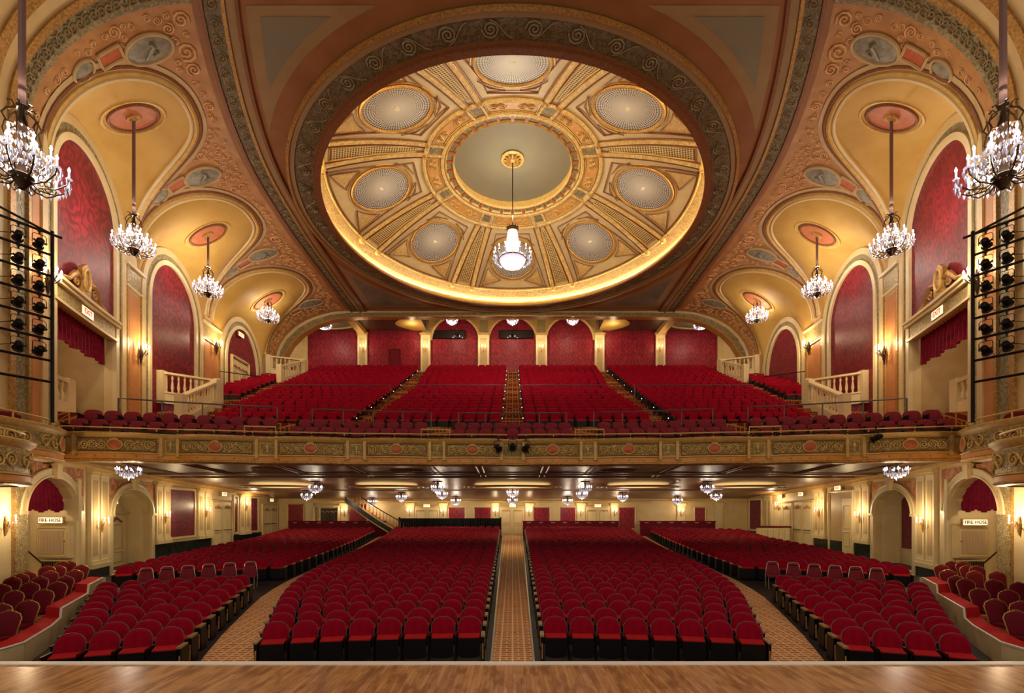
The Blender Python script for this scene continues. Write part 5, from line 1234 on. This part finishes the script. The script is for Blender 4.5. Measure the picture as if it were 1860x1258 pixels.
spots = [(-697, 850, 'outermost left'), (697, 850, 'outermost right'), (-358, 886, 'left outer pair, nearer'), (-374, 900, 'left outer pair, farther'), (354, 886, 'right outer pair, nearer'), (370, 901, 'right outer pair, farther'), (-136, 886, 'left inner pair, nearer'), (-128, 898, 'left inner pair, farther'), (132, 886, 'right inner pair, nearer'), (126, 898, 'right inner pair, farther'), (-202, 903, 'left of the inner pair'), (200, 903, 'right of the inner pair'), (-103, 910, 'left rear small'), (100, 910, 'right rear small'), (0, 895, 'centre, nearer'), (0, 909, 'centre, nearest the doors'), (-255, 912, 'far left rear'), (300, 909, 'far right rear')]
for dx, y, nm in spots:
    a, b = 16.4, 35.8
    for _ in range(40):
        D = (a + b) / 2
        if (zs(D) - .36 - CZ) * F / D > HY - y: a = D
        else: b = D
    D = (a + b) / 2; x = dx * D / F
    lb = f'small crystal ceiling light under the balcony, {nm} one'
    z = zs(D) + (.06 if D < 23.5 else 0) 
    if first: o = sp0; o.location = (x, D, z); o['label'] = lb; first = False
    else: o = dup(sp0, (x, D, z), 0, lb)
    o['group'] = 'crystal lights under the balcony'; o.scale = (1.25,)*3
    lamp((x, D, z - .75), 34, (1, .82, .58), .15)
for dx, y, D, nm in ((-110, 584, 38.0, 'over the left arched bay'), (0, 584, 38.0, 'over the middle arched bay'), (109, 584, 38.0, 'over the right arched bay')):
    o = dup(sp0, (dx*D/F, D, Zp(y, D) + .55), 0, f'crystal light hanging before the red rear wall {nm}', 'rear balcony lights'); o.scale = (1.6, 1.6, 1.6); lamp((dx*D/F, D - .3, Zp(y, D) - .2), 80, (1, .82, .6), .2)
for s in (-1, 1):
    o = dup(sp0, (s*15.2, 37.6, 18.12), 0, f'round crystal ceiling light in the dark oval above the {side(s)} end of the rear balcony', 'rear balcony lights'); o.scale = (1.9, 1.9, 1.1); lamp((s*15.4, 37.5, 17.6), 90, (1, .9, .7), .2)
# wall sconces
def sconce_proto(n, big):
    rt = root('wall_sconce', 'wall sconce', 'sconce'); k_ = 1.5 if big else 1
    m = MB(); m.tube([(0, -.03, -.45*k_), (0, -.05, -.3*k_), (0, -.06, -.1*k_), (0, -.04, .1*k_)], [.015, .04*k_, .055*k_, .02], 7); m.build('backplate', bronze if big else gold, rt, True)
    for i in range(n):
        a = -PI/2 + (i - (n-1)/2) * (.9 if n > 2 else 1.7); r = .2*k_
        m = MB(); m.tube([(0, -.06, -.1*k_), (r*.5*math.cos(a), r*.5*math.sin(a) - .05, -.17*k_), (r*math.cos(a), r*math.sin(a) - .05, -.03*k_)], .012*k_, 5); ar = m.build('arm', bronze if big else gold, rt, True)
        m = MB(); m.lathe([(0, -.01), (.035, 0), (.015, .01), (.015, .1*k_)], (r*math.cos(a), r*math.sin(a) - .05, -.03*k_), 7); m.build('candle', candle, ar, True)
        b = bulb_mb().build('bulb', bulbm, ar, True); b.location = (r*math.cos(a), r*math.sin(a) - .05, .07*k_); b.scale = (k_*.9,)*3
        m = MB()
        for j in range(3): drop_mb(m, (r*math.cos(a + .4*(j-1)), r*math.sin(a + .4*(j-1)) - .05, -.04*k_), .016, .1)
        m.build('crystal_drops', crystal, ar)
    return rt
S2, S4 = sconce_proto(2, False), sconce_proto(4, True); fs = {2: True, 4: True}
def sconce(kind, loc, rz, label, group, w, out):
    pr_ = S2 if kind == 2 else S4
    if fs[kind]: o = pr_; o.location = loc; o.rotation_euler = (0, 0, rz); fs[kind] = False; o['label'] = label; o['group'] = group
    else: o = dup(pr_, loc, rz, label, group)
    v = Vector(loc) + Vector(out) * .5 + Vector((0, 0, .25)); lamp(v, w, (1, .74, .42), .06)
for s in (-1, 1):
    rzs = lambda D: -s * (PI/2 - .0) + 0
    for i, (px, py) in enumerate(((75, 487), (248, 628), (388, 620))):
        D = DX(px) ; p = wp(s, D, Zp(py, D) - .15, .13); out = (wp(s, D, p.z, 1) - wp(s, D, p.z, 0))
        rz = math.atan2(out.y, out.x) + PI/2
        sconce(4, p, rz, f'four-candle bronze sconce on the {("pilaster behind the light frame", "tall pilaster after the first arch", "pilaster between the two rear arches")[i]}, {side(s)} wall', 'large wall sconces', 75, out)
    for i, (px, py) in enumerate(((2, 947), (175, 948), (293, 936), (369, 927), (443, 917))):
        D = DX(px); p = wp(s, D, Zp(py, D) + .05, .15 if i else .06); out = (wp(s, D, p.z, 1) - wp(s, D, p.z, 0)); rz = math.atan2(out.y, out.x) + PI/2
        sconce(2, p, rz, f'two-candle crystal sconce on the lower {side(s)} wall, {ORD[i]} from the stage', 'lower wall sconces', 46, out)
for px, nm in ((625, 'beside the dark opening'), (744, 'left of the left-hand doors'), (805, 'right of the left-hand doors'), (900, 'left of the centre doors'), (961, 'right of the centre doors'), (1055, 'left of the right-hand doors'), (1116, 'right of the right-hand doors'), (1237, 'near the right rear corner')):
    sconce(2, ((px-CX)*36.4/F, 36.42, Zp(928, 36.4)), 0, f'two-candle sconce on the lower rear wall {nm}', 'rear wall sconces', 16, (0, -1, 0))
for px, nm in ((659, 'far left pilaster'), (773, 'left pilaster of the arches'), (878.5, 'pilaster left of the middle arch'), (983, 'pilaster right of the middle arch'), (1088, 'right pilaster of the arches'), (1199, 'far right pilaster')):
    sconce(2, ((px-CX)*39.75/F, 39.74, Zp(631, 39.8)), 0, f'two-candle sconce on the balcony rear wall, {nm}', 'balcony rear sconces', 22, (0, -1, 0))
# ================================================================ REAR WALLS
X36 = lambda px: (px - CX) * 36.5 / F
X40 = lambda px: (px - CX) * 40.0 / F
def rpanel(x0, x1, z0, z1, label, y=36.58):
    rt = root('wall_panel', label, 'panel', (0, y, 0)); m = MB(); m.box(((x0+x1)/2, 0, (z0+z1)/2), (x1-x0, .03, z1-z0)); m.build('damask', damask_r, rt)
    m = MB(); frame2(m, lambda u, v: Vector((u, -.02, v)), x0, x1, z0, z1, .045, 5); m.build('frame', cream2, rt)
for a, b, n in ((522, 551, 'nearest the left corner'), (633, 666, 'under the staircase'), (814, 845, 'right of the left-hand doors'), (861, 892, 'left of the centre doors'), (969, 999, 'right of the centre doors'), (1017, 1046, 'left of the right-hand doors'), (1124, 1154, 'right of the right-hand doors'), (1262, 1282, 'near the right corner')):
    rpanel(X36(a), X36(b), 1.5, 3.2 if a > 700 else 3.45, f'red damask panel in a cream frame on the lower rear wall, {n}')
def rdoor(x0, x1, z0, z1, label, y=36.55, mt=None, fr=None):
    mt = mt or cream2; rt = root('double_door', label, 'door', (0, y, 0))
    for q in (0, 1):
        a = x0 + (x1-x0)*.5*q + .01; b = x0 + (x1-x0)*.5*(q+1) - .01
        m = MB(); m.box(((a+b)/2, 0, (z0+z1)/2), (b-a, .06, z1-z0)); lf = m.build('door_leaf', mt, rt)
        m = MB(); frame2(m, lambda u, v: Vector((u, -.035, v)), a+.13, b-.13, z0+1.0, z1-.2, .02, 4); frame2(m, lambda u, v: Vector((u, -.035, v)), a+.13, b-.13, z0+.15, z0+.85, .02, 4); m.build('moulding', fr or goldc, lf)
        m = MB(); m.tube([((a+b)/2 + e, -.05, z1 - .3 + g) for e, g in ((-.3, 0), (-.15, .08), (0, -.03), (.15, .08), (.3, 0))], .03, 4); m.build('swag', goldc, lf)
    m = MB(); frame2(m, lambda u, v: Vector((u, -.03, v)), x0-.08, x1+.08, z0, z1+.1, .07, 5); m.build('frame', cream, rt)
rdoor(X36(908), X36(952), .93, 3.15, 'cream double doors at the end of the centre aisle')
rdoor(X36(753), X36(798), .93, 3.15, 'cream double doors left of the centre doors behind the black curtain')
rdoor(X36(1064), X36(1108), .93, 3.15, 'cream double doors right of the centre doors')
rdoor(X36(583), X36(614), .93, 3.1, 'dark brown double doors in the shadowed opening near the left corner', 36.5, mat('dark_walnut', (48, 26, 22), .4), bronze)
m = MB(); frame2(m, lambda u, v: Vector((u, 36.4, v)), X36(571), X36(616), .93, 3.25, .12, 6); struct(m.build('trim_opening', cream2))
for a, b in ((556, 568), (619, 632), (737, 752), (799, 812), (894, 906), (955, 968), (1048, 1062), (1110, 1122), (1230, 1244), (1300, 1312)):
    m = MB(); xa, xb = X36(a), X36(b); m.box(((xa+xb)/2, 36.52, 2.1), (xb-xa, .14, 2.4)); m.box(((xa+xb)/2, 36.5, 3.4), (xb-xa+.16, .24, .2)); m.box(((xa+xb)/2, 36.5, .95), (xb-xa+.1, .2, .25)); m.box(((xa+xb)/2, 36.44, 2.1), ((xb-xa)*.55, .02, 2.0)); struct(m.build('trim_pilaster', cream2))
m = MB(); m.box((0, 36.45, 3.62), (36.5, .3, .14)); struct(m.build('trim_rear_cornice', goldc))
# staircase rising to the left along the rear wall
rt = root('staircase', 'curving staircase with dark stringer and bronze balustrade rising leftwards at the rear wall', 'staircase', (0, 35.6, 0))
xb, xt = X36(742), X36(636); n = 15
m = MB()
for k in range(n):
    x = xb + (xt-xb)*k/n; z = .93 + 2.75*(k+1)/n; m.box((x + (xt-xb)/n/2, .25, z - .1), (abs(xt-xb)/n, 1.0, .2))
m.build('steps', carpet_d, rt)
sw = lambda q: .93 + 2.95 * (q ** 1.0) + .35*math.sin(PI*q)*-.5
for nm, o0, o1, mt in (('stringer', -.28, .12, marble), ('stringer_edge', .12, .2, cream2), ('stringer_edge', -.36, -.28, cream2)):
    m = MB(); m.grid(lambda u, v: (xb + (xt-xb)*u, -.3, sw(u) + o0 + (o1-o0)*v), 16, 1); m.grid(lambda u, v: (xb + (xt-xb)*u, -.3 + .1*v, sw(u) + o1), 16, 1); m.build(nm, mt, rt)
m = MB(); m.tube([(xb + (xt-xb)*q/16, -.28, sw(q/16) + 1.0) for q in range(17)], .04, 6); m.tube([(xb, -.28, sw(0) + 1.0), (xb + .25, -.3, sw(0) + .95), (xb + .3, -.3, sw(0) + .7)], .04, 6); m.build('handrail', bronze, rt, True)
for k in range(18): m = MB(); q = (k+.5)/18; x = xb + (xt-xb)*q; m.tube([(x, -.28, sw(q) + .1), (x, -.28, sw(q) + .5), (x, -.28, sw(q) + 1.0)], [.02, .035, .015], 5); m.build('baluster', gold, rt, True)
# red padded rails behind the blocks and black masking curtain
def prl(x0, x1, D, label, z=2.08):
    rt = root('rear_partition', label, 'partition', (0, D, 0)); m = MB(); m.box(((x0+x1)/2, 0, (z + zfloor(D))/2), (x1-x0, .12, z - zfloor(D))); m.build('panel', darkmaroon, rt)
    m = MB(); m.box(((x0+x1)/2, -.02, z), (x1-x0+.1, .22, .07)); m.build('padded_cap', drape, rt)
    m = MB(); n = int((x1-x0)/.9)
    for k in range(n): m.box((x0 + (x1-x0)*(k+.5)/n, -.09, z - .1), (.3, .04, .035))
    m.build('pale_brackets', whitep, rt)
prl((508-CX)*34.6/F, (692-CX)*34.6/F, 36.1, 'crimson padded partition behind the left rear seat block'); prl((950-CX)*36/F, (1125-CX)*36/F, 36.2, 'crimson padded partition behind the middle block right of the aisle')
prl((1170-CX)*35/F, (1310-CX)*35/F, 36.1, 'crimson padded partition behind the right rear seat block')
rt = root('masking_curtain', 'pleated black masking curtain on a low frame behind the left middle block', 'curtain', (0, 36.1, 0)); x0, x1 = (725-CX)*36/F, (909-CX)*36/F
m = MB(); m.grid(lambda u, v: (x0 + (x1-x0)*u, .05*math.sin(u*260), .95 + 1.38*v), 260, 2); m.build('cloth', blackcloth, rt, True)
for x in (x0, x1): m = MB(); m.box((x, -.02, 1.65), (.12, .12, 1.5)); m.build('end_post', blackcloth, rt)
# ---- balcony rear wall
m = MB()
for s in (-1, 1): m.box((s*12.55, 40.1, 16.7), (10.2, .06, 3.4))
struct(m.build('wall_damask_rear', damask_r))
m = MB(); m.box((0, 40.12, 17), (14.6, .06, 5.6)); struct(m.build('wall_damask_rear_centre', damask_r))
for s in (-1, 1): m = MB(); m.box((s*18.1, 40.1, 16.7), (.9, .08, 3.4)); struct(m.build('wall_rear_end', cream))
BXC = [-4.92, 0, 4.92]; HWA = 1.98
for c in BXC:      # arched surrounds
    m = MB(); n = 24; zs_, h = 17.55, 1.95
    for q in range(n):
        a, b = PI*q/n, PI*(q+1)/n
        f = lambda t, g: Vector((c - (HWA+g)*math.cos(t), 40.0, zs_ + (h+g)*math.sin(t)))
        m.quad(f(a, 0), f(b, 0), f(b, .16) + Vector((0, -.08, 0)), f(a, .16) + Vector((0, -.08, 0))); m.quad(f(a, .16) + Vector((0, -.08, 0)), f(b, .16) + Vector((0, -.08, 0)), f(b, .4), f(a, .4))
        e = lambda t: Vector((c - 2.46*math.cos(t) if abs(math.cos(t)) > .0 else c, 40.02, 20.4))
        x_ = lambda t: max(-2.46, min(2.46, -(HWA+.38)*math.cos(t)))
        m.quad(f(a, .38), f(b, .38), Vector((c + x_(b), 40.0, 20.4)), Vector((c + x_(a), 40.0, 20.4)))
    struct(m.build('trim_rear_bay_arch', goldc))
for px, w in ((659, .8), (773.5, .82), (878.5, .95), (983.5, .95), (1088.5, .82), (1199, .8)):
    x = X40(px); zt = 17.95 if 700 < px < 1150 else 18.0
    m = MB(); m.box((x, 39.92, (14.2+zt)/2), (w, .2, zt-14.2)); struct(m.build('trim_rear_pilaster', cream2)); m = MB(); m.box((x, 39.81, 16.2), (w*.6, .03, 2.9)); struct(m.build('trim_rear_pilaster_panel', tan))
    m = MB(); m.box((x, 39.88, zt + .08), (w + .14, .3, .16)); struct(m.build('trim_rear_capital', goldc))
    if 700 < px < 1150: m = MB(); m.box((x, 39.98, zt + 1.2), (w*.7, .14, 2.2)); struct(m.build('trim_rear_pilaster_upper', orn_fine))
    else:
        sg = 1 if x > 0 else -1
        m = MB(); m.hexa([(x-.3, 36.9, 17.98), (x+.3, 36.9, 17.98), (x+.3, 40.0, 17.98), (x-.3, 40.0, 17.98), (x-.3, 36.9, 18.4), (x+.3, 36.9, 18.4), (x+.3, 40.0, 18.4), (x-.3, 40.0, 18.4)]); struct(m.build('trim_ceiling_beam', goldc))
for s in (-1, 1):
    m = MB(); m.tube([(s*15.4 + 2.5*math.cos(PI*q/20), 38.2 + 1.25*math.sin(PI*q/20), 18.34) for q in range(40)], .09, 6, closed=True); struct(m.build('trim_ceiling_oval', goldc))
    m = MB(); m.grid(lambda u, v: (s*15.4 + 2.45*v*math.cos(2*PI*u), 38.2 + 1.2*v*math.sin(2*PI*u), 18.37), 32, 1, closeu=True); struct(m.build('ceiling_oval_field', greydk))
    m = MB(); m.grid(lambda u, v: (s*(7.4 + (.9 + 1.4*math.sin(PI*u))*v*1.0), 37.0 + 3*u, 18.36 - .02*v), 16, 1); struct(m.build('ceiling_quarter_oval', yellow)); lamp((s*8.3, 38.4, 17.9), 30, (1, .8, .5), .2)
    m = MB(); m.box((s*18.2, 38.5, 14.5), (.1, 3.4, 8)); struct(m.build(f'wall_rear_return_{side(s)}', cream))
m = MB(); m.box((X40(717), 40.03, 14.6 + 1.0), (.85, .06, 2.1)); o = m.build('door_leaf_panel', darkmaroon); o.name = 'door_1'; struct(o)
m = MB(); frame2(m, lambda u, v: Vector((X40(717) + u, 40.0, v)), -.5, .5, 14.5, 16.75, .05, 5); struct(m.build('trim_1', darkmaroon))
for px, nm in ((814.5, 'left'), (937.5, 'middle')):
    rt = root('projection_window', f'wide dark projection booth window in the {nm} arched bay', 'window', (X40(px), 40.05, Zp(607, 40))); m = MB(); m.box((0, -.02, 0), (2.9, .05, .68)); m.build('glass', glassd, rt); m = MB(); frame2(m, lambda u, v: Vector((u, -.05, v)), -1.45, 1.45, -.34, .34, .03, 4); m.build('frame', ironwork, rt)
# ================================================================ EXIT SIGNS
def wsign(s, px, py, w, h, words, label, off=.16, D=None):
    D = D or DX(px); p = wp(s, D, Zp(py, D), off); out = wp(s, D, p.z, 1) - wp(s, D, p.z, 0); return sign(words, p, w, h, math.atan2(out.y, out.x) + PI/2, label, signr)
for s in (-1, 1):
    sd = side(s)
    wsign(s, 150, 567, .75, .3, 'EXIT', f'lit EXIT sign on the carved frieze of the {sd} wall')
    if s < 0: wsign(s, 433, 608, .6, .25, 'EXIT', f'lit EXIT sign above the doors in the small red {sd} arch', .2)
    wsign(s, 403, 897, .5, .22, 'EXIT', f'lit EXIT sign above the nearer double doors, lower {sd} wall'); wsign(s, 490 if s < 0 else 441, 908 if s < 0 else 901, .45, .2, 'EXIT', f'lit EXIT sign above the farther double doors, lower {sd} wall')
wsign(1, 335, 886, .55, .22, 'EXIT', 'lit red EXIT sign above the wide doorway, lower right wall')
wsign(-1, 213, 910, .62, .24, 'EXIT', 'lit EXIT sign above the cream door inside the plain left arch', -.93, 21.3)
for px, nm in ((775, 'left-hand'), (931, 'centre'), (1086, 'right-hand')): sign('EXIT', ((px-CX)*36.4/F, 36.42, Zp(918, 36.4)), .5, .2, 0, f'lit EXIT sign above the {nm} rear doors', signr)
# door and panel inside the plain arches
rt = root('panelled_door', 'cream door with carved swag inside the plain arch on the left', 'door')
m = MB(); wslab(m, -1, 20.7, 22.4, .4, 2.75, -1.0, -.93); m.build('door_leaf', cream2, rt); m = MB(); frame2(m, lambda u, v: wp(-1, u, v, -.9), 20.6, 22.5, .4, 2.85, .07, 6); m.build('frame', cream, rt)
m = MB(); frame2(m, lambda u, v: wp(-1, u, v, -.91), 21.05, 21.9, 1.2, 2.3, .02, 4); frame2(m, lambda u, v: wp(-1, u, v, -.91), 21.05, 21.9, .6, 1.05, .02, 4); m.build('moulding', goldc, rt)
m = MB(); m.tube([wp(-1, 21.5 + a, 2.5 + b, -.9) for a, b in ((-.35, -.08), (-.15, .03), (0, .12), (.15, .03), (.35, -.08))], .04, 5); m.build('swag', brownline, rt); m = MB(); m.box(wp(-1, 20.98, 1.4, -.88), (.08, .08, .2)); m.build('lock', bronze, rt)
rt = root('wall_panel', 'rose damask panel inside the plain arch on the right', 'panel'); m = MB(); wslab(m, 1, 20.4, 22.1, 1.2, 4.0, -1.04, -.98); m.build('damask', damask_m, rt)
# ================================================================ BOXES
def box_front(s, path, z0, z1, label, seats):
    rt = root('theatre_box', label, 'box'); P2 = [Vector((s*x, y)) for x, y in path]
    # smooth
    pts = []
    for i in range(len(P2) - 1):
        for q in range(4):
            t = q/4; p0, p1, p2, p3 = P2[max(i-1, 0)], P2[i], P2[i+1], P2[min(i+2, len(P2)-1)]
            pts.append(.5*((2*p1) + (p2-p0)*t + (2*p0-5*p1+4*p2-p3)*t*t + (-p0+3*p1-3*p2+p3)*t**3))
    pts.append(P2[-1]); N = len(pts); nr = []
    for i in range(N): t = (pts[min(i+1, N-1)] - pts[max(i-1, 0)]).normalized(); nr.append(Vector((t.y, -t.x)) * (-s))
    H = z1 - z0
    def sw(prof, nm, mt):
        m = MB(); m.grid(lambda u, v: (*(pts[int(round(u*(N-1)))] + nr[int(round(u*(N-1)))] * MB._pi(prof, v)[0]), MB._pi(prof, v)[1]), N-1, len(prof)-1); return m.build(nm, mt, rt, True)
    sw([(-.2, z0 - .02), (0, z0), (.05, z0 + .04), (.02, z0 + .07)], 'bottom_moulding', gold); sw([(.0, z0 + .06), (.02, z0 + .08), (.02, z0 + .22), (0, z0 + .23)], 'fascia', MATS['ochre_fascia'])
    sw([(0, z0 + .22), (.05, z0 + .25), (-.02, z0 + .3), (-.02, z1 - .22), (.02, z1 - .18), (.1, z1 - .1), (.12, z1 - .03), (.06, z1), (-.3, z1), (-.3, z0)], 'wall_body', goldc)
    sp_ = sw([(-.005, z0 + .3), (-.005, z1 - .24)], 'scroll_panel', orn_fine)
    L = [0]
    for i in range(1, N): L.append(L[-1] + (pts[i]-pts[i-1]).length)
    def fn(u, v, of=.02):
        i = min(max(np.searchsorted(L, u) - 1, 0), N - 2); t = (u - L[i]) / (L[i+1] - L[i]); p = pts[i].lerp(pts[i+1], t) + nr[i].lerp(nr[i+1], t) * of; return Vector((p.x, p.y, (z0 + z1)/2 + .03 + v))
    T = L[-1]; hh = (H - .56) / 2
    for c in (T*.28, T*.72):
        m = MB(); scrolls(m, fn, c - T*.2, c + T*.2, -hh, hh, 2, .026); m.build('scrollwork', goldc, sp_, True)
        m = MB(); m.grid(lambda u, v: fn(c + .17*v*math.cos(2*PI*u), hh*.8*v*math.sin(2*PI*u), .03 + .05*(1-v*v)), 18, 3, closeu=True); m.build('cartouche', terra, sp_, True)
        m = MB(); m.tube([fn(c + .2*math.cos(PI*q/10), hh*.95*math.sin(PI*q/10), .04) for q in range(20)], .025, 5, closed=True); m.build('cartouche_frame', goldc, sp_, True)
    # floor / underside between the front and the wall
    m = MB(); 
    for i in range(N-1):
        a, b = pts[i], pts[i+1]; wa, wb = WX(a.y) - .02, WX(b.y) - .02
        for z in (z0 + .02, z0 + .2): m.quad((a.x, a.y, z), (b.x, b.y, z), (s*max(wb, abs(b.x)), b.y, z), (s*max(wa, abs(a.x)), a.y, z))
    m.build('floor', whitep, rt)
    m = MB(); m.tube([(*(p + n_*-.1), z1 + .2) for p, n_ in zip(pts, nr)], .028, 6)
    for i in range(2, N, 5): p = pts[i] + nr[i]*-.1; m.tube([(p.x, p.y, z1), (p.x, p.y, z1 + .2)], .022, 5)
    m.build('handrail', rail_gold, rt, True)
    for k, (x, y, rz) in enumerate(seats):
        c = root('box_chair', f'dark maroon round-backed chair in the {"lower" if z1 < 5 else "upper"} box on the {side(s)}, {ORD[k]} from the stage', 'chair', (s*x, y, z0 + .2), -s*rz)
        padded([(-.26, .42), (.26, .42), (.3, .7), (.26, .95), (.12, 1.04), (-.12, 1.04), (-.26, .95), (-.3, .7)], 0, .2, .05, .04, .42).build('backrest', darkmaroon, c, True)
        m = MB(); m.tube([(-.28, .02, .4), (-.32, .08, .7), (-.28, .13, .97), (-.13, .15, 1.07), (.13, .15, 1.07), (.28, .13, .97), (.32, .08, .7), (.28, .02, .4)], .018, 6); m.build('back_frame', tanwood, c, True)
        m = MB(); m.box((0, -.25, .42), (.5, .5, .1)); m.build('seat', darkmaroon, c)
        for lx in (-.22, .22):
            for ly in (-.45, -.05): m = MB(); m.tube([(lx, ly, 0), (lx, ly, .38)], .02, 5); m.build('leg', tanwood, c)
for s in (-1, 1):
    box_front(s, [(13.5, 10.6), (13.6, 12.0), (13.62, 13.0), (13.8, 13.9), (14.2, 14.7), (14.8, 15.15), (15.3, 15.25)], 4.5, 5.5, f'upper curved theatre box with a gilded scroll front, {side(s)} side next to the balcony', [(14.05, 12.9, .6)])
    box_front(s, [(11.95, 9.0), (12.05, 10.6), (12.2, 11.4), (12.55, 12.1), (13.2, 12.6), (13.9, 12.75), (14.3, 12.75)], 3.62, 4.75, f'lower curved theatre box with a gilded scroll front, {side(s)} edge nearest the stage', [(12.9, 11.1, .6)])
# ================================================================ LIGHT FRAMES
def fixture_proto():
    rt = root('stage_light', 'stage light', 'stage light')
    m = MB(); m.lathe([(.10, -.14), (.13, -.12), (.13, -.1), (.09, -.08), (.1, .05), (.085, .16), (.04, .2), (0, .2)], (0, 0, 0), 14); o = m.build('housing', ironwork, rt, True); o.rotation_euler = (PI/2 - .4, 0, 0)
    m = MB(); m.grid(lambda u, v: (.1*v*math.cos(2*PI*u), .1*v*math.sin(2*PI*u), -.12), 12, 1, closeu=True); l = m.build('lens', rust, rt); l.rotation_euler = (PI/2 - .4, 0, 0)
    m = MB(); m.tube([(-.15, 0, 0), (-.15, 0, .22), (-.11, 0, .27), (.11, 0, .27), (.15, 0, .22), (.15, 0, 0)], .011, 5); m.build('yoke', ironwork, rt, True)
    m = MB(); m.tube([(0, 0, .27), (0, 0, .36)], .022, 6); m.box((0, 0, .38), (.07, .06, .07)); m.build('clamp', ironwork, rt, True)
    for a in (.6, 2.4): m = MB(); m.box((.13*math.cos(a)*1.1, -.05, .13*math.sin(a)*1.0 - .05), (.09, .01, .05), 0, ('Y', -a)); m.build('shutter_handle', ironwork, rt)
    return rt
fp = fixture_proto(); first = True
for s in (-1, 1):
    lp = [((120,150),(262,185)), ((128,305),(258,345)), ((120,487),(268,505)), ((135,635),(290,675)), ((125,805),(295,845)), ((105,975),(272,1005))]
    dirx, dy = -.6, -1.0
    base = Vector((s*13.75, 13.9)); T = lambda t: Vector((base.x + s*.6*t, base.y - t))
    zt, zbm = [Zp(y, 13.9) for y in (426, 464, 502, 540, 579, 617, 655.5, 694)], 5.6
    rt = root('lighting_ladder', f'tall black pipe ladder frame carrying stage lights on the {side(s)}', 'light frame')
    m = MB(); m.tube([(base.x, base.y, zbm), (base.x, base.y, zt[0] + .1)], .045, 8); m.build('upright', ironwork, rt, True)
    e = T(1.1); m = MB(); m.tube([(e.x, e.y, zbm), (e.x, e.y, zt[0] + .3)], .045, 8); m.build('upright', ironwork, rt, True)
    for k, z in enumerate(zt):
        m = MB(); a = T(-.18 if k == 0 else 0); m.tube([(a.x, a.y, z), (e.x, e.y, z)], .038, 8); m.build('crossbar', ironwork, rt, True)
    m = MB(); m.tube([(base.x, base.y, zt[0]), (e.x, e.y, zt[0] + .28)], .035, 8); m.build('brace', ironwork, rt, True)
    for k in range(6):
        m = MB(); a, b = T(.27), T(.62); m.tube([(a.x, a.y, zt[k] - .4), ((a.x+b.x)/2, (a.y+b.y)/2, zt[k] - .62), (b.x, b.y, zt[k] - .3), (e.x, e.y, zt[k] - .55)], .01, 4); m.build('cable', ironwork, rt)
        for j in (0, 1):
            t = .24 + .37*j; p = T(t); lb = f'black stage light on the {side(s)} pipe frame, {ORD[k]} rung from the top, {"nearer" if j else "farther"} from the stage'
            lb = f'black stage light on the {side(s)} pipe frame, {ORD[k]} rung down, {"inner" if j == 0 else "outer"} one'
            rz = -s * (.9 + .3*random.random())
            if first: o = fp; o.location = (p.x, p.y, zt[k] - .4); o.rotation_euler = (0, 0, rz); o['label'] = lb; first = False
            else: o = dup(fp, (p.x, p.y, zt[k] - .4), rz, lb)
            o['group'] = 'stage lights on the pipe frames'; o.scale = (1.0,)*3
for i, (px, py, nm) in enumerate(((905, 808, 'left of the middle'), (931, 805, 'at the middle'), (955, 808, 'right of the middle'), (1541, 799, 'towards the right end'))):
    x = (px - CX) * 17.0 / F; D = par(x) - .25
    o = dup(fp, (x, D, Zp(py, 17) - .12), .3*(i-1), f'black stage light clipped to the balcony front, {nm}', 'balcony front lights'); o.scale = (1.0,)*3
# ================================================================ STEP LIGHTS
m = MB(); m.lathe([(0, -.018), (.016, -.01), (.018, .01), (0, .018)], (0, 0, 0), 8); sl = m.build('step_light', mat('step_lamp_glass', (240, 240, 250), .4, emit=(235, 238, 255), es=4), None, True); first = True
for s in (-1, 1):
    for nm, fx in (('centre stair', lambda d: .47), ('inner stair, inner edge', lambda d: A1i(d) + .08), ('inner stair, outer edge', lambda d: A1o(d) - .05)):
        for k in range(1, 23, 3):
            d = D1 + PITCH*k - .75; lb = f'tiny white step light, {nm}, {ORD[k]} row, {side(s)} balcony half'
            o = sl if first else sl.copy()
            if not first: COL.objects.link(o)
            first = False; o.location = (s*fx(d), d - .02, ZB(k) + .28); tag(o, lb, 'step light', 'balcony step lights')
